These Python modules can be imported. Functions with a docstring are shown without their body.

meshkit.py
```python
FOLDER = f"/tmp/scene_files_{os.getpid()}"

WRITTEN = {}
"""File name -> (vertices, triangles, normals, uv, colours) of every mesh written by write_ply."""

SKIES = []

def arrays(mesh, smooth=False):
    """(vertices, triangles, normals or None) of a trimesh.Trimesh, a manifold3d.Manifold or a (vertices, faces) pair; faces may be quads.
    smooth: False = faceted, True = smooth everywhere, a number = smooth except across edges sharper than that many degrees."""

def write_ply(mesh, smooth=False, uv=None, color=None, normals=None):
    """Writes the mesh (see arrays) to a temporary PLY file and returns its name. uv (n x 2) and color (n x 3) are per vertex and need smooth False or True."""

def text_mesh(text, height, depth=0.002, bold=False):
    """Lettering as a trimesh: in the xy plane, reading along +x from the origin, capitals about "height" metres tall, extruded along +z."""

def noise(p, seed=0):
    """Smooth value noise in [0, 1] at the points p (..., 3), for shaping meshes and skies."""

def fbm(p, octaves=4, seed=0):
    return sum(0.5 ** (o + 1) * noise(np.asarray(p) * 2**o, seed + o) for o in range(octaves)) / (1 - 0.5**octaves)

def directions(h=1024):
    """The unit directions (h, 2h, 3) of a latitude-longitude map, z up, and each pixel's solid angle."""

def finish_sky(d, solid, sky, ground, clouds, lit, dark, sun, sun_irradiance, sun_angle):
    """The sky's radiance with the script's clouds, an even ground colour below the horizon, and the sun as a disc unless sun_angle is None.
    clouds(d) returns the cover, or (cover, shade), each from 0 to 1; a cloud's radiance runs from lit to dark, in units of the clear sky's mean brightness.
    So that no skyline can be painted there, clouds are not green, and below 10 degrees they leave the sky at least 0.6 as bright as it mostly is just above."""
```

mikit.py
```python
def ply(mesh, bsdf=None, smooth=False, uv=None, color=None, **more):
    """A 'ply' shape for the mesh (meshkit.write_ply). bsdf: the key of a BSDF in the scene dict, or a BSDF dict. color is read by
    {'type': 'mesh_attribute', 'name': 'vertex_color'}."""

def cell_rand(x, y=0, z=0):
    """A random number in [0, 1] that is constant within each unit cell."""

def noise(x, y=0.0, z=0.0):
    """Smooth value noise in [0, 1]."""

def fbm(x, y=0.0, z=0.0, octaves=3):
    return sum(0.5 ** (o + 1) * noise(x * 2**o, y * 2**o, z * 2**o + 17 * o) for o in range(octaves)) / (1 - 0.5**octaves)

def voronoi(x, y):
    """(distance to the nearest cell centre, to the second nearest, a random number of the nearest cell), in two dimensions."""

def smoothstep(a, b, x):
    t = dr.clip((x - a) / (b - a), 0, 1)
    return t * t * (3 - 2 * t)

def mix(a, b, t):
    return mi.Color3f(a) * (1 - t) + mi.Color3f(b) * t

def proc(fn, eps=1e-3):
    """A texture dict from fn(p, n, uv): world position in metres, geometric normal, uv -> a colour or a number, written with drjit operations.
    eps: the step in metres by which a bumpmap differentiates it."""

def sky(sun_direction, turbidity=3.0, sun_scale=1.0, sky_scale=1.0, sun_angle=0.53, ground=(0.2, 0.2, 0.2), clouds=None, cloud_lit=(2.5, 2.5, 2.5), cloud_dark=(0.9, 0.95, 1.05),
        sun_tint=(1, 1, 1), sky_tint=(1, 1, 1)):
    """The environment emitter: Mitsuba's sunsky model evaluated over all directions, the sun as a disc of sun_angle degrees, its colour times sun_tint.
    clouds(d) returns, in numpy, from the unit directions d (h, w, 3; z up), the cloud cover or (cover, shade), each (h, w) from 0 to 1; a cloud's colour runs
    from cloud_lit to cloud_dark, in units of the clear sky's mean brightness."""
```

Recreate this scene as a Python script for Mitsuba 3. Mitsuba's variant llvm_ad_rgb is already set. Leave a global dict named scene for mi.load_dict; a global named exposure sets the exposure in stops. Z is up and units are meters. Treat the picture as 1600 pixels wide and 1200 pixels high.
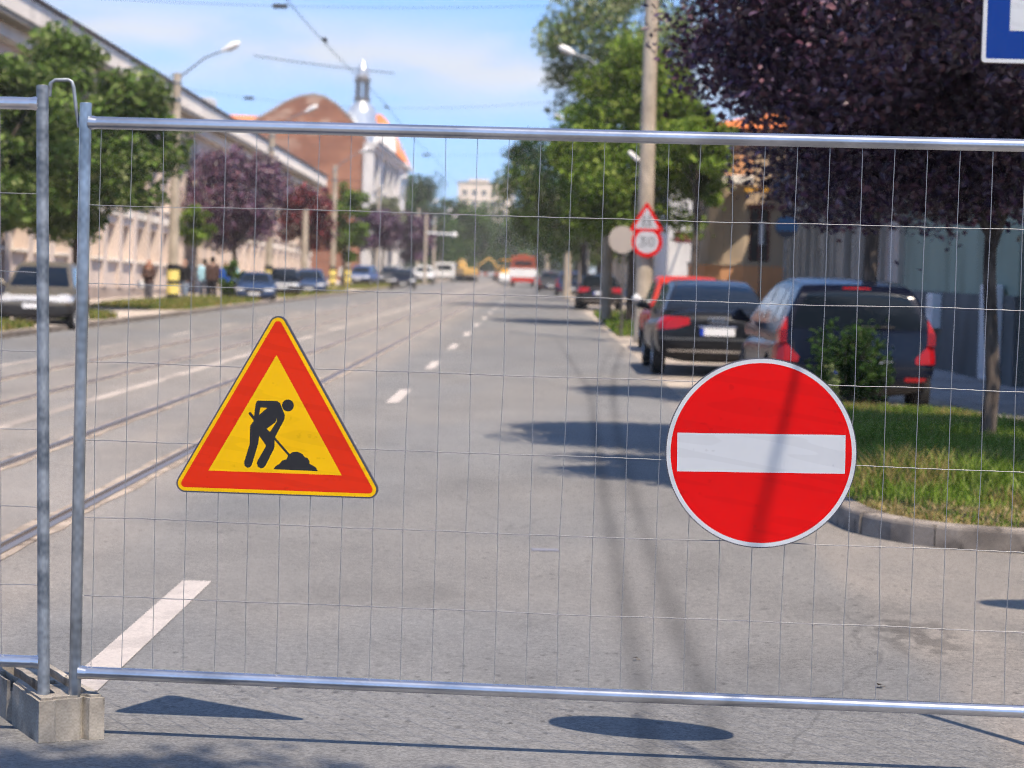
import math, numpy as np, trimesh, mitsuba as mi, mikit, meshkit
import drjit as dr
import manifold3d as m3
from shapely.geometry import Polygon, LineString, Point, box as sbox
from shapely import affinity
from shapely.ops import unary_union
T = mi.ScalarTransform4f
scene, labels = {}, {}

# ------------------------------------------------------------------ camera, sky, exposure
CAM_H, PITCH, YAW, ROLL = 1.548, 0.0497, -0.0093, 0.0284
_f = np.array([math.sin(YAW) * math.cos(PITCH), math.cos(YAW) * math.cos(PITCH), -math.sin(PITCH)])
_r = np.array([math.cos(YAW), -math.sin(YAW), 0.0]); _u = np.cross(_r, _f)
_up = -math.sin(ROLL) * _r + math.cos(ROLL) * _u
scene['camera'] = dict(type='thinlens', fov=math.degrees(2 * math.atan(800 / 3600)), fov_axis='x', aperture_radius=0.0085, focus_distance=7.3,
                       near_clip=0.1, far_clip=6000.0, to_world=T().look_at([0, 0, CAM_H], (_f + [0, 0, CAM_H]).tolist(), _up.tolist()))
SUN = (0.3213, -0.5984, 1.0)


def clouds(d):
    az = np.degrees(np.arctan2(d[..., 0], d[..., 1])); el = np.degrees(np.arcsin(np.clip(d[..., 2], -1, 1)))
    p = np.stack([az * 0.16 + el * .10 + 3, el * 0.75 - az * .03, az * 0], -1)
    n = meshkit.fbm(p, 6, 3)
    q = meshkit.fbm(np.stack([az * 0.42 + 5, el * 1.7, az * 0 + 7], -1), 5, 9)
    band = np.exp(-((el - 5.0 + 0.06 * (az + 4)) / 1.05) ** 2)
    cover = band * np.clip(.42 + 1.7 * (q - .22), 0, 1) * np.clip(.75 + 3.4 * (n - .40), 0, 1)
    high = np.clip((meshkit.fbm(np.stack([az * .03, el * .09, az * 0 + 2], -1), 5, 5) - .5) * 3, 0, .8) * np.clip((el - 9) / 6, 0, 1)
    puff = np.exp(-((az - 4.1) / .7) ** 2 - ((el - 5.5) / .8) ** 2) * np.clip(q * 2.2, 0, 1)
    return np.clip(np.maximum(np.maximum(cover * .95, high), puff), 0, .93), np.clip(.40 - q * .45, 0, 1)


scene['sky'] = mikit.sky(SUN, turbidity=3, clouds=clouds, cloud_lit=(1.9, 2.0, 2.2), cloud_dark=(1.2, 1.3, 1.5), sky_tint=(.74, .98, 1.28), sun_tint=(.97, .99, 1.04))
exposure = 2.1

# ------------------------------------------------------------------ helpers
def lin(r, g, b):
    c = np.array([r, g, b], float) / 255
    return np.where(c < .04045, c / 12.92, ((c + .055) / 1.055) ** 2.4).tolist()


_taken, _count = set(), {}


def uniq(key):
    if key not in _taken:
        _taken.add(key); return key
    i = _count.get(key, 1)
    while f'{key}_{i:03d}' in _taken:
        i += 1
    _count[key] = i + 1
    k = f'{key}_{i:03d}'; _taken.add(k); return k


def thing(name, label, cat, group=None):
    k = uniq(name); labels[k] = dict(label=label, category=cat)
    if group: labels[k]['group'] = group
    return k


def struct(name, mesh, bsdf, **kw):
    k = uniq(name); labels[k] = dict(kind='structure'); scene[k] = mikit.ply(mesh, bsdf, **kw); return k


def part(parent, name, mesh, bsdf, label=None, kind=None, **kw):
    k = uniq(parent + '__' + name); scene[k] = mikit.ply(mesh, bsdf, **kw)
    if label or kind:
        labels[k] = {}
        if label: labels[k]['label'] = label
        if kind: labels[k]['kind'] = kind
    return k


def single(name, mesh, bsdf, label, cat, group=None, **kw):
    k = thing(name, label, cat, group); scene[k] = mikit.ply(mesh, bsdf, **kw); return k


cat_ = trimesh.util.concatenate


def tm(man):
    m = man.to_mesh()
    return trimesh.Trimesh(np.array(m.vert_properties[:, :3], float), np.array(m.tri_verts), process=False)


def man(mesh):
    mesh = mesh.copy(); mesh.merge_vertices()
    return m3.Manifold(m3.Mesh(np.asarray(mesh.vertices, np.float32), np.asarray(mesh.faces, np.uint32)))


def box(x0, x1, y0, y1, z0, z1, ch=0.0):
    if ch > 0:
        pts = []
        for x, sx in ((x0, 1), (x1, -1)):
            for y, sy in ((y0, 1), (y1, -1)):
                for z, sz in ((z0, 1), (z1, -1)):
                    pts += [(x + sx * ch, y + sy * ch, z), (x + sx * ch, y, z + sz * ch), (x, y + sy * ch, z + sz * ch)]
        return trimesh.convex.convex_hull(np.array(pts))
    m = trimesh.creation.box((x1 - x0, y1 - y0, z1 - z0)); m.apply_translation(((x0 + x1) / 2, (y0 + y1) / 2, (z0 + z1) / 2)); return m


def tube(path, rad, n=8, cap=True):
    p = np.asarray(path, float); k = len(p); rad = np.broadcast_to(np.asarray(rad, float), (k,))
    t = np.gradient(p, axis=0); t /= np.linalg.norm(t, axis=1, keepdims=True) + 1e-12
    a = np.array([0, 0, 1.0]) if abs(t[0][2]) < .9 else np.array([1.0, 0, 0])
    V = []
    for i in range(k):
        u = np.cross(t[i], a); u /= np.linalg.norm(u); v = np.cross(t[i], u); a = np.cross(u, t[i])
        ang = np.arange(n) * 2 * np.pi / n
        V.append(p[i] + rad[i] * (np.cos(ang)[:, None] * u + np.sin(ang)[:, None] * v))
    V = np.vstack(V); F = []
    for i in range(k - 1):
        for j in range(n):
            a0, b0, c0, d0 = i * n + j, i * n + (j + 1) % n, (i + 1) * n + (j + 1) % n, (i + 1) * n + j
            F += [(a0, b0, c0), (a0, c0, d0)]
    if cap:
        V = np.vstack([V, p[:1], p[-1:]]); c0, c1 = k * n, k * n + 1
        for j in range(n):
            F += [(c0, (j + 1) % n, j), (c1, (k - 1) * n + j, (k - 1) * n + (j + 1) % n)]
    m = trimesh.Trimesh(V, F, process=False)
    return m


def lathe(prof, n=24):
    return trimesh.creation.revolve(np.asarray(prof, float), sections=n)


def hull_sph(pts, seg=12):
    return m3.Manifold.batch_hull([m3.Manifold.sphere(r, seg).translate((float(x), float(y), float(z))) for (x, y, z, r) in pts])


def prism(poly, h):
    return trimesh.creation.extrude_polygon(poly, h, engine='earcut')


def place(mesh, x, y, z=0, rz=0, s=1.0):
    m = mesh.copy(); v = np.asarray(m.vertices) * s
    c, q = math.cos(rz), math.sin(rz)
    m.vertices = np.stack([v[:, 0] * c - v[:, 1] * q + x, v[:, 0] * q + v[:, 1] * c + y, v[:, 2] + z], 1)
    return m


def sheet(x0, x1, y0, y1, z, nx=1, ny=1):
    xs, ys = np.linspace(x0, x1, nx + 1), np.linspace(y0, y1, ny + 1)
    X, Y = np.meshgrid(xs, ys); V = np.stack([X.ravel(), Y.ravel(), X.ravel() * 0 + z], 1)
    F = []
    for j in range(ny):
        for i in range(nx):
            a = j * (nx + 1) + i; F += [(a, a + 1, a + nx + 2), (a, a + nx + 2, a + nx + 1)]
    return trimesh.Trimesh(V, F, process=False)


def flat(poly, z):
    v, f = trimesh.creation.triangulate_polygon(poly, engine='earcut')
    m = trimesh.Trimesh(np.c_[v, np.full(len(v), z)], f, process=False)
    if m.face_normals[0][2] < 0: m.invert()
    return m


# ------------------------------------------------------------------ materials
def principled(name, col, rough=.6, metallic=0.0, spec=.4, two=True, **kw):
    b = dict(type='principled', base_color=dict(type='rgb', value=list(col)) if not isinstance(col, dict) else col, roughness=rough if not isinstance(rough, dict) else rough,
             metallic=metallic, specular=spec, **kw)
    scene[name] = dict(type='twosided', nested=b) if two else b
    return name


N, FB, SM, MIX = mikit.noise, mikit.fbm, mikit.smoothstep, mikit.mix


def asphalt_fn(p, n, uv):
    x, y = p.x, p.y
    big = FB(x * .35, y * .12, 3.0, 4)
    mid = FB(x * 2.1, y * 1.2, 9.0, 4)
    agg = N(x * 130, y * 130, 1.0)
    agg2 = N(x * 45, y * 45, 5.0)
    v = .81 + .22 * (big - .5) + .24 * (mid - .5) + .44 * (agg - .5) + .20 * (agg2 - .5)
    warm = SM(.42, .62, FB(x * .5 + 4, y * .25, 1.0, 3))
    col = MIX([.172, .1725, .1725], [.184, .178, .170], warm) * v
    # dusty strip beside the tram track and sandy gutter on the right
    dust = SM(-1.9, -2.5, x) * (.18 + .6 * FB(x * 3, y * .4, 2.0, 3)) * SM(-7.6, -6.9, x) + SM(1.5, 1.72, x) * (.12 + .6 * mid)
    col = MIX(col, mi.Color3f([.265, .235, .205]) * v, dr.clip(dust, 0, .85))
    # rubber tyre marks curving across the lane
    a = dr.minimum(.42 + .0135 * (y - 8), .72 - .0115 * (y - 32))
    b = .66 + .00072 * dr.square(dr.maximum(y - 7, 0))
    w = .042 + .02 * N(y * .8, 2.0)
    mk = dr.exp(-dr.square((x - a) / w)) * (.35 + .35 * N(y * .45, 4.0)) + dr.exp(-dr.square((x - b) / (w * 1.1))) * (.45 + .3 * N(y * .4, 8.0))
    mk += .30 * dr.exp(-dr.square((x - b + .22) / .05)) * SM(11, 15, y)
    mk *= SM(60, 45, y) * (.6 + .8 * agg2)
    col *= 1 - dr.clip(mk * .5, 0, .45)
    # oil spots, little dark bits and a few cracks
    d1, d2, r = mikit.voronoi(x * 9, y * 5)
    col *= 1 - .42 * SM(.06 + .16 * r * r, .02, d1) * dr.select(r > .5, 1.0, 0.0) * SM(.40, .60, FB(x * .8, y * .6, 21.0, 2))
    blot = SM(.58, .72, FB(x * 1.1 + 30, y * .55, 2.0, 4)); col *= 1 - .10 * blot
    wx = x + .35 * FB(x * 1.5, y * 1.5, 4.0, 3); wy = y + .5 * FB(x * 1.2, y * 1.2, 8.0, 3)
    c1, c2, r2 = mikit.voronoi(wx * .55, wy * .22)
    crack = SM(.012, .003, c2 - c1) * SM(.5, .62, FB(x * .4, y * .2, 11.0, 2))
    col *= 1 - .22 * crack
    col *= 1 - .35 * dr.exp(-dr.square((y - 19.32 + .02 * x) / .02)) * SM(-1.3, -1.2, x) * SM(1.6, 1.4, x)
    # crumbled patch in the lower right
    e = dr.square((x - 1.7) / .22) + dr.square((y - 10.1) / .8)
    col *= 1 - .4 * SM(1.3, .2, e) * SM(.42, .62, FB(x * 14, y * 7, 2.0, 3))
    return mi.Color3f(col)


def asphalt_bump(p, n, uv):
    return N(p.x * 130, p.y * 130, 1.0) + .8 * N(p.x * 45, p.y * 45, 5.0)


scene['asphalt'] = dict(type='twosided', nested=dict(type='bumpmap', scale=.0022, tex=mikit.proc(asphalt_bump, 2e-3), bsdf=dict(type='principled', base_color=mikit.proc(asphalt_fn), roughness=.75, specular=.35)))


def stone_fn(c1, c2, sc=1.0, seed=0.0, dark=.5):
    c1, c2 = list(c1), list(c2)

    def fn(p, n, uv):
        a = FB(p.x * 2.2 * sc, p.y * 2.2 * sc, p.z * 2.2 * sc + seed, 4)
        g = N(p.x * 70 * sc, p.y * 70 * sc, p.z * 70 * sc)
        st = SM(.55, .8, FB(p.x * 6 * sc + 3, p.y * 6 * sc, p.z * 3 * sc, 3))
        return MIX(c1, c2, SM(.3, .7, a)) * (.8 + .4 * g) * (1 - dark * st)
    return mikit.proc(fn)


principled('ground_soil', stone_fn((.20, .17, .14), (.28, .24, .19), .3), .9)
principled('pavement_mat', stone_fn((.29, .25, .22), (.37, .32, .28), .35, 2.0, .25), .85)
principled('pavement_grey', stone_fn((.20, .19, .19), (.27, .255, .25), .5, 5.0, .3), .85)
principled('gravel_strip', stone_fn((.22, .19, .16), (.30, .26, .22), .6, 7.0, .4), .9)
principled('concrete', stone_fn((.21, .19, .165), (.34, .31, .265), 2.6, 1.0, .5), .9)
principled('concrete_pole', stone_fn((.36, .31, .245), (.46, .40, .32), 1.2, 3.0, .25), .8)
principled('kerb_stone', stone_fn((.13, .112, .098), (.235, .205, .178), 2.4, 4.0, .5), .85)
principled('rail_dirt', stone_fn((.20, .165, .135), (.30, .25, .205), 1.5, 9.0, .5), .9)
principled('soil', stone_fn((.19, .15, .09), (.33, .26, .15), 2.0, 4.0, .4), .95)


def paint_fn(p, n, uv):
    wear = SM(.52, .70, FB(p.x * 9, p.y * 7, 3.0, 4)) * .55 + .25 * SM(.6, .75, N(p.x * 60, p.y * 40, 1.0))
    return MIX([.385, .35, .325], [.22, .20, .185], wear * .55) * (.9 + .2 * N(p.x * 110, p.y * 110, 2.0))


principled('road_paint', mikit.proc(paint_fn), .7)


def old_paint_fn(p, n, uv):
    wear = SM(.42, .62, FB(p.x * 4, p.y * .7, 3.0, 4))
    return MIX([.31, .275, .245], [.215, .19, .17], wear)


principled('worn_paint', mikit.proc(old_paint_fn), .8)


def galv_fn(p, n, uv):
    a = N(p.x * 90, p.y * 90, p.z * 60); b = FB(p.x * 14, p.y * 14, p.z * 9, 3)
    return MIX([.22, .24, .26], [.56, .59, .62], .45 * a + .55 * SM(.25, .75, b))


principled('galvanised', mikit.proc(galv_fn), .27, .9, .5)
def rail_fn(p, n, uv):
    a = N(p.x * 120, p.y * 120, p.z * 120); b = FB(p.x * 7, p.y * 7, p.z * 7, 4)
    return MIX([.46, .47, .50], [.80, .81, .85], .3 * a + .7 * SM(.25, .7, b))


principled('rail_zinc', mikit.proc(rail_fn), .24, .95, .5)


def old_galv_fn(p, n, uv):
    a = N(p.x * 120, p.y * 120, p.z * 70); b = SM(.35, .65, FB(p.x * 9, p.y * 9, p.z * 16, 4))
    return MIX([.11, .13, .155], [.40, .43, .46], .45 * a + .55 * b)


principled('old_galvanised', mikit.proc(old_galv_fn), .5, .7, .5)
principled('wire_steel', (.34, .34, .35), .45, .65, .5)
principled('rail_steel', (.30, .27, .25), .42, .7, .5)
principled('rail_groove', (.060, .047, .040), .9)


def signred_fn(c):
    c = list(c)

    def fn(p, n, uv):
        s = SM(.70, .78, FB(p.x * 34, p.y * 20, p.z * 30, 4)); q = FB(p.x * 5, p.y * 5, p.z * 5, 3)
        return mi.Color3f(c) * (.90 + .18 * q) * (1 - .12 * s) * (1 - .06 * SM(.63, .67, N(p.x * 9 + p.z * 55, p.z * 7 - p.x * 3, 2.0)))
    return mikit.proc(fn)


principled('sign_red', signred_fn((.56, .002, .0015)), .45, 0, .16)
principled('sign_orange_red', signred_fn((.56, .024, .004)), .45, 0, .16)
principled('sign_yellow', signred_fn((.68, .40, .001)), .45, 0, .16)
principled('sign_black', (.012, .012, .014), .5)
principled('shadow_grey', (.15, .155, .19), .8)  # shadow tone for the small sheet laid on the road
principled('sign_grey', (.12, .125, .135), .5)
principled('sign_white', signred_fn((.47, .50, .54)), .45, 0, .2)
principled('sign_blue', (.001, .030, .20), .45, 0, .2)
principled('sign_rim', (.07, .07, .085), .5, .3)
principled('sign_back', (.42, .37, .33), .6, .2)
principled('white_lamp', (.80, .80, .78), .35)
principled('black_plastic', (.02, .02, .022), .55)
principled('tyre', (.018, .018, .018), .8)
principled('alloy', (.55, .55, .56), .3, .8)
principled('chrome', (.75, .75, .77), .12, 1.0)
principled('car_glass', (.006, .010, .016), .06, 0, .45)
principled('lamp_red', (.34, .004, .008), .2, 0, .35, clearcoat=.4)
principled('lamp_clear', (.55, .55, .55), .15, .2, .5, clearcoat=.6)
principled('plate_white', (.72, .73, .75), .4)
principled('plate_blue', (.01, .05, .42), .4)


def carpaint(name, col, flake=0.0, rough=.35, coat=.6):
    def fn(p, n, uv):
        return mi.Color3f(list(col)) * (.92 + .16 * FB(p.x * 3, p.y * 3, p.z * 3, 3))
    return principled(name, mikit.proc(fn), rough, flake, .3, clearcoat=coat, clearcoat_gloss=.95)


carpaint('paint_graphite', (.008, .0095, .013), .2, .25, .35)
carpaint('paint_navy', (.0025, .005, .017), .1, .22, .3)
carpaint('paint_red', (.50, .028, .010), .1)
carpaint('paint_beige', (.155, .135, .105), .35)
carpaint('paint_blue', (.030, .060, .14), .25)
carpaint('paint_lightblue', (.075, .13, .30), .25)
carpaint('paint_white', (.75, .75, .74))
carpaint('paint_orange', (.30, .065, .026))
carpaint('paint_yellow', (.80, .42, .05))
carpaint('paint_digger', (.52, .33, .10))
carpaint('paint_grey', (.09, .095, .10), .25)


def plaster(name, c1, c2, sc=.6, streak=.25):
    c1, c2 = list(c1), list(c2)

    def fn(p, n, uv):
        a = FB(p.x * sc, p.y * sc, p.z * sc, 4)
        s = SM(.5, .75, FB(p.x * 2.2, p.y * 2.2, p.z * .35, 3))
        return MIX(c1, c2, SM(.3, .7, a)) * (1 - streak * s) * (.95 + .1 * N(p.x * 25, p.y * 25, p.z * 25))
    return principled(name, mikit.proc(fn), .9, 0, .2)


plaster('plaster_cream', (.55, .465, .41), (.61, .52, .465), .5, .12)
plaster('plaster_peach', (.56, .43, .32), (.64, .51, .39), .5, .08)
plaster('plinth_brown', (.30, .245, .215), (.36, .30, .265), .6, .2)
plaster('cornice_cream', (.66, .61, .54), (.74, .69, .62), .5, .18)
plaster('plaster_white', (.52, .51, .50), (.60, .59, .58), .4, .15)
plaster('plaster_green', (.20, .25, .20), (.235, .285, .23), .5, .25)
plaster('stone_trim', (.30, .27, .23), (.36, .33, .28), .5, .2)
plaster('plaster_green_pale', (.42, .43, .43), (.46, .47, .47), .5, .1)
plaster('plinth_dark', (.082, .090, .092), (.115, .122, .124), .6, .3)
plaster('plaster_beige', (.26, .23, .19), (.31, .275, .23), .5, .25)
plaster('plaster_orange', (.62, .30, .14), (.70, .36, .18), .5, .15)
plaster('plaster_sand', (.40, .32, .22), (.46, .37, .27), .5, .15)
plaster('plaster_far', (.66, .56, .45), (.74, .64, .52), .1, .1)
principled('dark_void', (.015, .014, .014), .9)
principled('window_dark', (.03, .035, .04), .1, 0, .6)
principled('door_red', (.12, .025, .02), .6)


def brick_fn(p, n, uv):
    row = dr.floor(p.z / .085); off = .5 * (row - 2 * dr.floor(row / 2))
    cx = p.x / .26 + off
    fx = cx - dr.floor(cx); fz = p.z / .085 - row
    mortar = dr.select((fx < .05) | (fz < .12), 1.0, 0.0)
    r = mikit.cell_rand(dr.floor(cx), row, 1)
    big = FB(p.x * .35, p.y, p.z * .45, 4)
    col = MIX([.21, .082, .05], [.36, .165, .10], r * .45 + .55 * SM(.3, .7, big))
    col = MIX(col, [.34, .28, .22], mortar * .5)
    pl = SM(.56, .64, FB(p.x * .4 + 11, 3.0, p.z * .6, 4)) * .75 * SM(10.5, 13.5, p.z)
    band = SM(.62, .7, FB(p.x * .2, 1.0, p.z * 3.0, 3)) * .25
    return MIX(MIX(col, [.44, .31, .24], pl), [.15, .065, .045], band * 1.6)


principled('brick', mikit.proc(brick_fn), .9, 0, .2)


def tile_fn(p, n, uv):
    a = FB(p.x * .8, p.y * .8, p.z * 1.2, 3)
    return MIX([.62, .16, .05], [.75, .26, .09], a) * (.85 + .3 * N(p.x * 5, p.y * 5, p.z * 6))


principled('roof_tile', mikit.proc(tile_fn), .85)
principled('roof_metal', (.58, .62, .66), .35, .6)
principled('gutter_dark', (.10, .09, .085), .6)


def bark(name, c1, c2):
    def fn(p, n, uv):
        a = FB(p.x * 22, p.y * 22, p.z * 5, 4)
        return MIX(list(c1), list(c2), SM(.3, .7, a))
    return principled(name, mikit.proc(fn), .9, 0, .2)


bark('bark_dark', (.045, .036, .032), (.13, .105, .088))
bark('bark_tan', (.16, .125, .095), (.30, .245, .19))


def leafmat(name, dt=.7, rough=.45, eta=1.4):
    scene[name] = dict(type='principledthin', base_color=dict(type='mesh_attribute', name='vertex_color'), roughness=rough, diff_trans=dt, eta=eta, spec_trans=0.0)
    return name


leafmat('leaf', .75, .45)
scene['leaf_purple'] = dict(type='twosided', nested=dict(type='principled', base_color=dict(type='mesh_attribute', name='vertex_color'), roughness=.40, specular=.5))
leafmat('grass_blade', .7, .5)
principled('cable', (.035, .035, .04), .6)
principled('skin', (.50, .30, .22), .6)
for nm, c in dict(cloth_black=(.012, .012, .015), cloth_navy=(.018, .022, .085), cloth_brown=(.075, .045, .038), cloth_white=(.72, .73, .74), cloth_cyan=(.36, .62, .74), cloth_jeans=(.20, .25, .33), cloth_grey=(.10, .10, .12),
                  hair_red=(.28, .085, .03), hair_dark=(.015, .011, .009), shoe=(.05, .045, .045), cloth_blue=(.02, .10, .45)).items():
    principled(nm, c, .85, 0, .2)

# ------------------------------------------------------------------ ground, road, track
struct('ground', sheet(-700, 700, -60, 2500, -.012), 'ground_soil')
road_poly = unary_union([sbox(-9.85, -20, 1.87, 520), sbox(-9.85, -20, 16, 14.2), sbox(1.8, 13, 2.3, 18)])
road = struct('road', flat(road_poly, 0.0), 'asphalt')
PAVE = .12
struct('pavement', cat_([box(-40, -10.0, 25, 520, -.3, PAVE - .004)]), 'pavement_mat')
struct('parking_strip', sheet(1.87, 5.3, 13.3, 520, -.004), 'gravel_strip')
struct('footpath', sheet(5.3, 40, 13.3, 520, .0), 'pavement_grey')


def mark(x0, x1, y0, y1, mat, z=.004, ny=1):
    part(road, 'lane_dash' if y1 - y0 < 9 else 'lane_line', sheet(x0, x1, y0, y1, z, 1, ny), mat)


for k in range(14):
    y0 = 8.15 + 8.92 * k
    mark(-1.665, -1.525, y0, y0 + 2.9, 'road_paint')
for k in range(9):
    y0 = 31.6 + 7.6 * k
    mark(-7.50, -7.36, y0, y0 + 3.2, 'worn_paint')
mark(-4.86, -4.70, 8, 300, 'worn_paint')
rail_names = ['tram rail nearest the roadworks sign, with a dark flange groove', 'tram rail second from the dashed lane line, right of the white centre line',
              'tram rail just left of the white centre line', 'tram rail farthest left, beside the left lane']
for i, X in enumerate((-2.75, -3.93, -5.50, -6.68)):
    t = thing('tram_rail', rail_names[i], 'rail', 'tram rails in the road')
    s = 1 if i % 2 == 0 else -1
    part(t, 'running_head', box(X - .026, X + .026, 5, 400, -.02, .010), 'rail_steel')
    part(t, 'flange_groove', box(X - s * .044 - .020, X - s * .044 + .020, 5, 400, -.02, .005), 'rail_groove')
    part(t, 'guard_lip', box(X - s * .073 - .009, X - s * .073 + .009, 5, 400, -.02, .009), 'rail_steel')
# sealed concrete edges beside the rails
rng = np.random.default_rng(4)
for X in (-2.75, -3.93, -5.50, -6.68):
    for sd in (-1, 1):
        ys = np.arange(6, 120, .35); w = .015 + .085 * meshkit.fbm(np.stack([ys * 1.3, ys * 0 + X * 7 + sd, ys * 0], 1), 3) ** 1.0
        a = X + sd * (.083 if sd < 0 and X in (-2.75, -5.5) or sd > 0 and X in (-3.93, -6.68) else .028)
        V = np.r_[np.c_[ys * 0 + a, ys, ys * 0 + .004], np.c_[a + sd * w, ys, ys * 0 + .004]]; n = len(ys)
        F = [q for i in range(n - 1) for q in ((i, i + 1, n + i + 1), (i, n + i + 1, n + i))]
        m = trimesh.Trimesh(V, F, process=False)
        part(road, 'rail_edging', m, 'rail_dirt')

# ------------------------------------------------------------------ kerbs
def kerb_run(parent, pts, length, h=.135, w=.15, gap=.010, seed=0, maxn=400):
    ln = LineString(pts); r = np.random.default_rng(seed); L = ln.length; s = 0
    while s < L - .05:
        l = min(length * r.uniform(.85, 1.15), L - s); ss = np.linspace(s + gap / 2, s + l - gap / 2, 5)
        dz, dn = r.normal(0, .004), r.normal(0, .004)
        V = []
        for q in ss:
            p = np.array(ln.interpolate(q).coords[0]); p2 = np.array(ln.interpolate(min(q + .02, L)).coords[0]); p1 = np.array(ln.interpolate(max(q - .02, 0)).coords[0])
            t = (p2 - p1) / np.linalg.norm(p2 - p1); nn = np.array([t[1], -t[0]])   # right of travel = outside
            for o, z in ((0, -.1), (0, h - .022), (-.006, h - .008), (-.022, h), (-w, h), (-w, -.1)):
                pp = p + nn * (o + dn); V.append((pp[0], pp[1], z + (dz if z > 0 else 0)))
        V = np.array(V); F = []
        for i in range(4):
            for j in range(6):
                a, b, c, d = i * 6 + j, i * 6 + (j + 1) % 6, (i + 1) * 6 + (j + 1) % 6, (i + 1) * 6 + j
                F += [(a, c, b), (a, d, c)]
        for e, fl in ((0, 1), (24, 0)):
            for j in range(1, 5):
                F.append((e, e + j, e + j + 1) if fl else (e, e + j + 1, e + j))
        m = trimesh.Trimesh(V, F, process=False); trimesh.repair.fix_normals(m)
        part(parent, 'stone', m, 'kerb_stone')
        s += l


from scipy.interpolate import CubicSpline
_c = np.array([(1.86, 17.0), (1.88, 15.6), (1.94, 14.5), (2.10, 13.72), (2.45, 13.33), (3.0, 13.18), (3.8, 13.1)])
_s = np.r_[0, np.cumsum(np.linalg.norm(np.diff(_c, axis=0), axis=1))]
_cs = CubicSpline(_s, _c)(np.linspace(0, _s[-1], 40))
KERB = [(1.86, 25.5), (1.86, 19)] + [tuple(q) for q in _cs] + [(5.4, 13.05)]
kr = uniq('kerb'); labels[kr] = dict(kind='structure')
kerb_run(kr, KERB, .62, seed=2)
kl = uniq('kerb'); labels[kl] = dict(kind='structure')
kerb_run(kl, [(-9.86, 72), (-9.86, 36)][::-1], 1.0, h=.12, w=.14, seed=5)
part(kl, 'far_stones', box(-10.0, -9.86, 72, 520, -.1, .12, .01), 'kerb_stone', kind='stuff')

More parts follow.
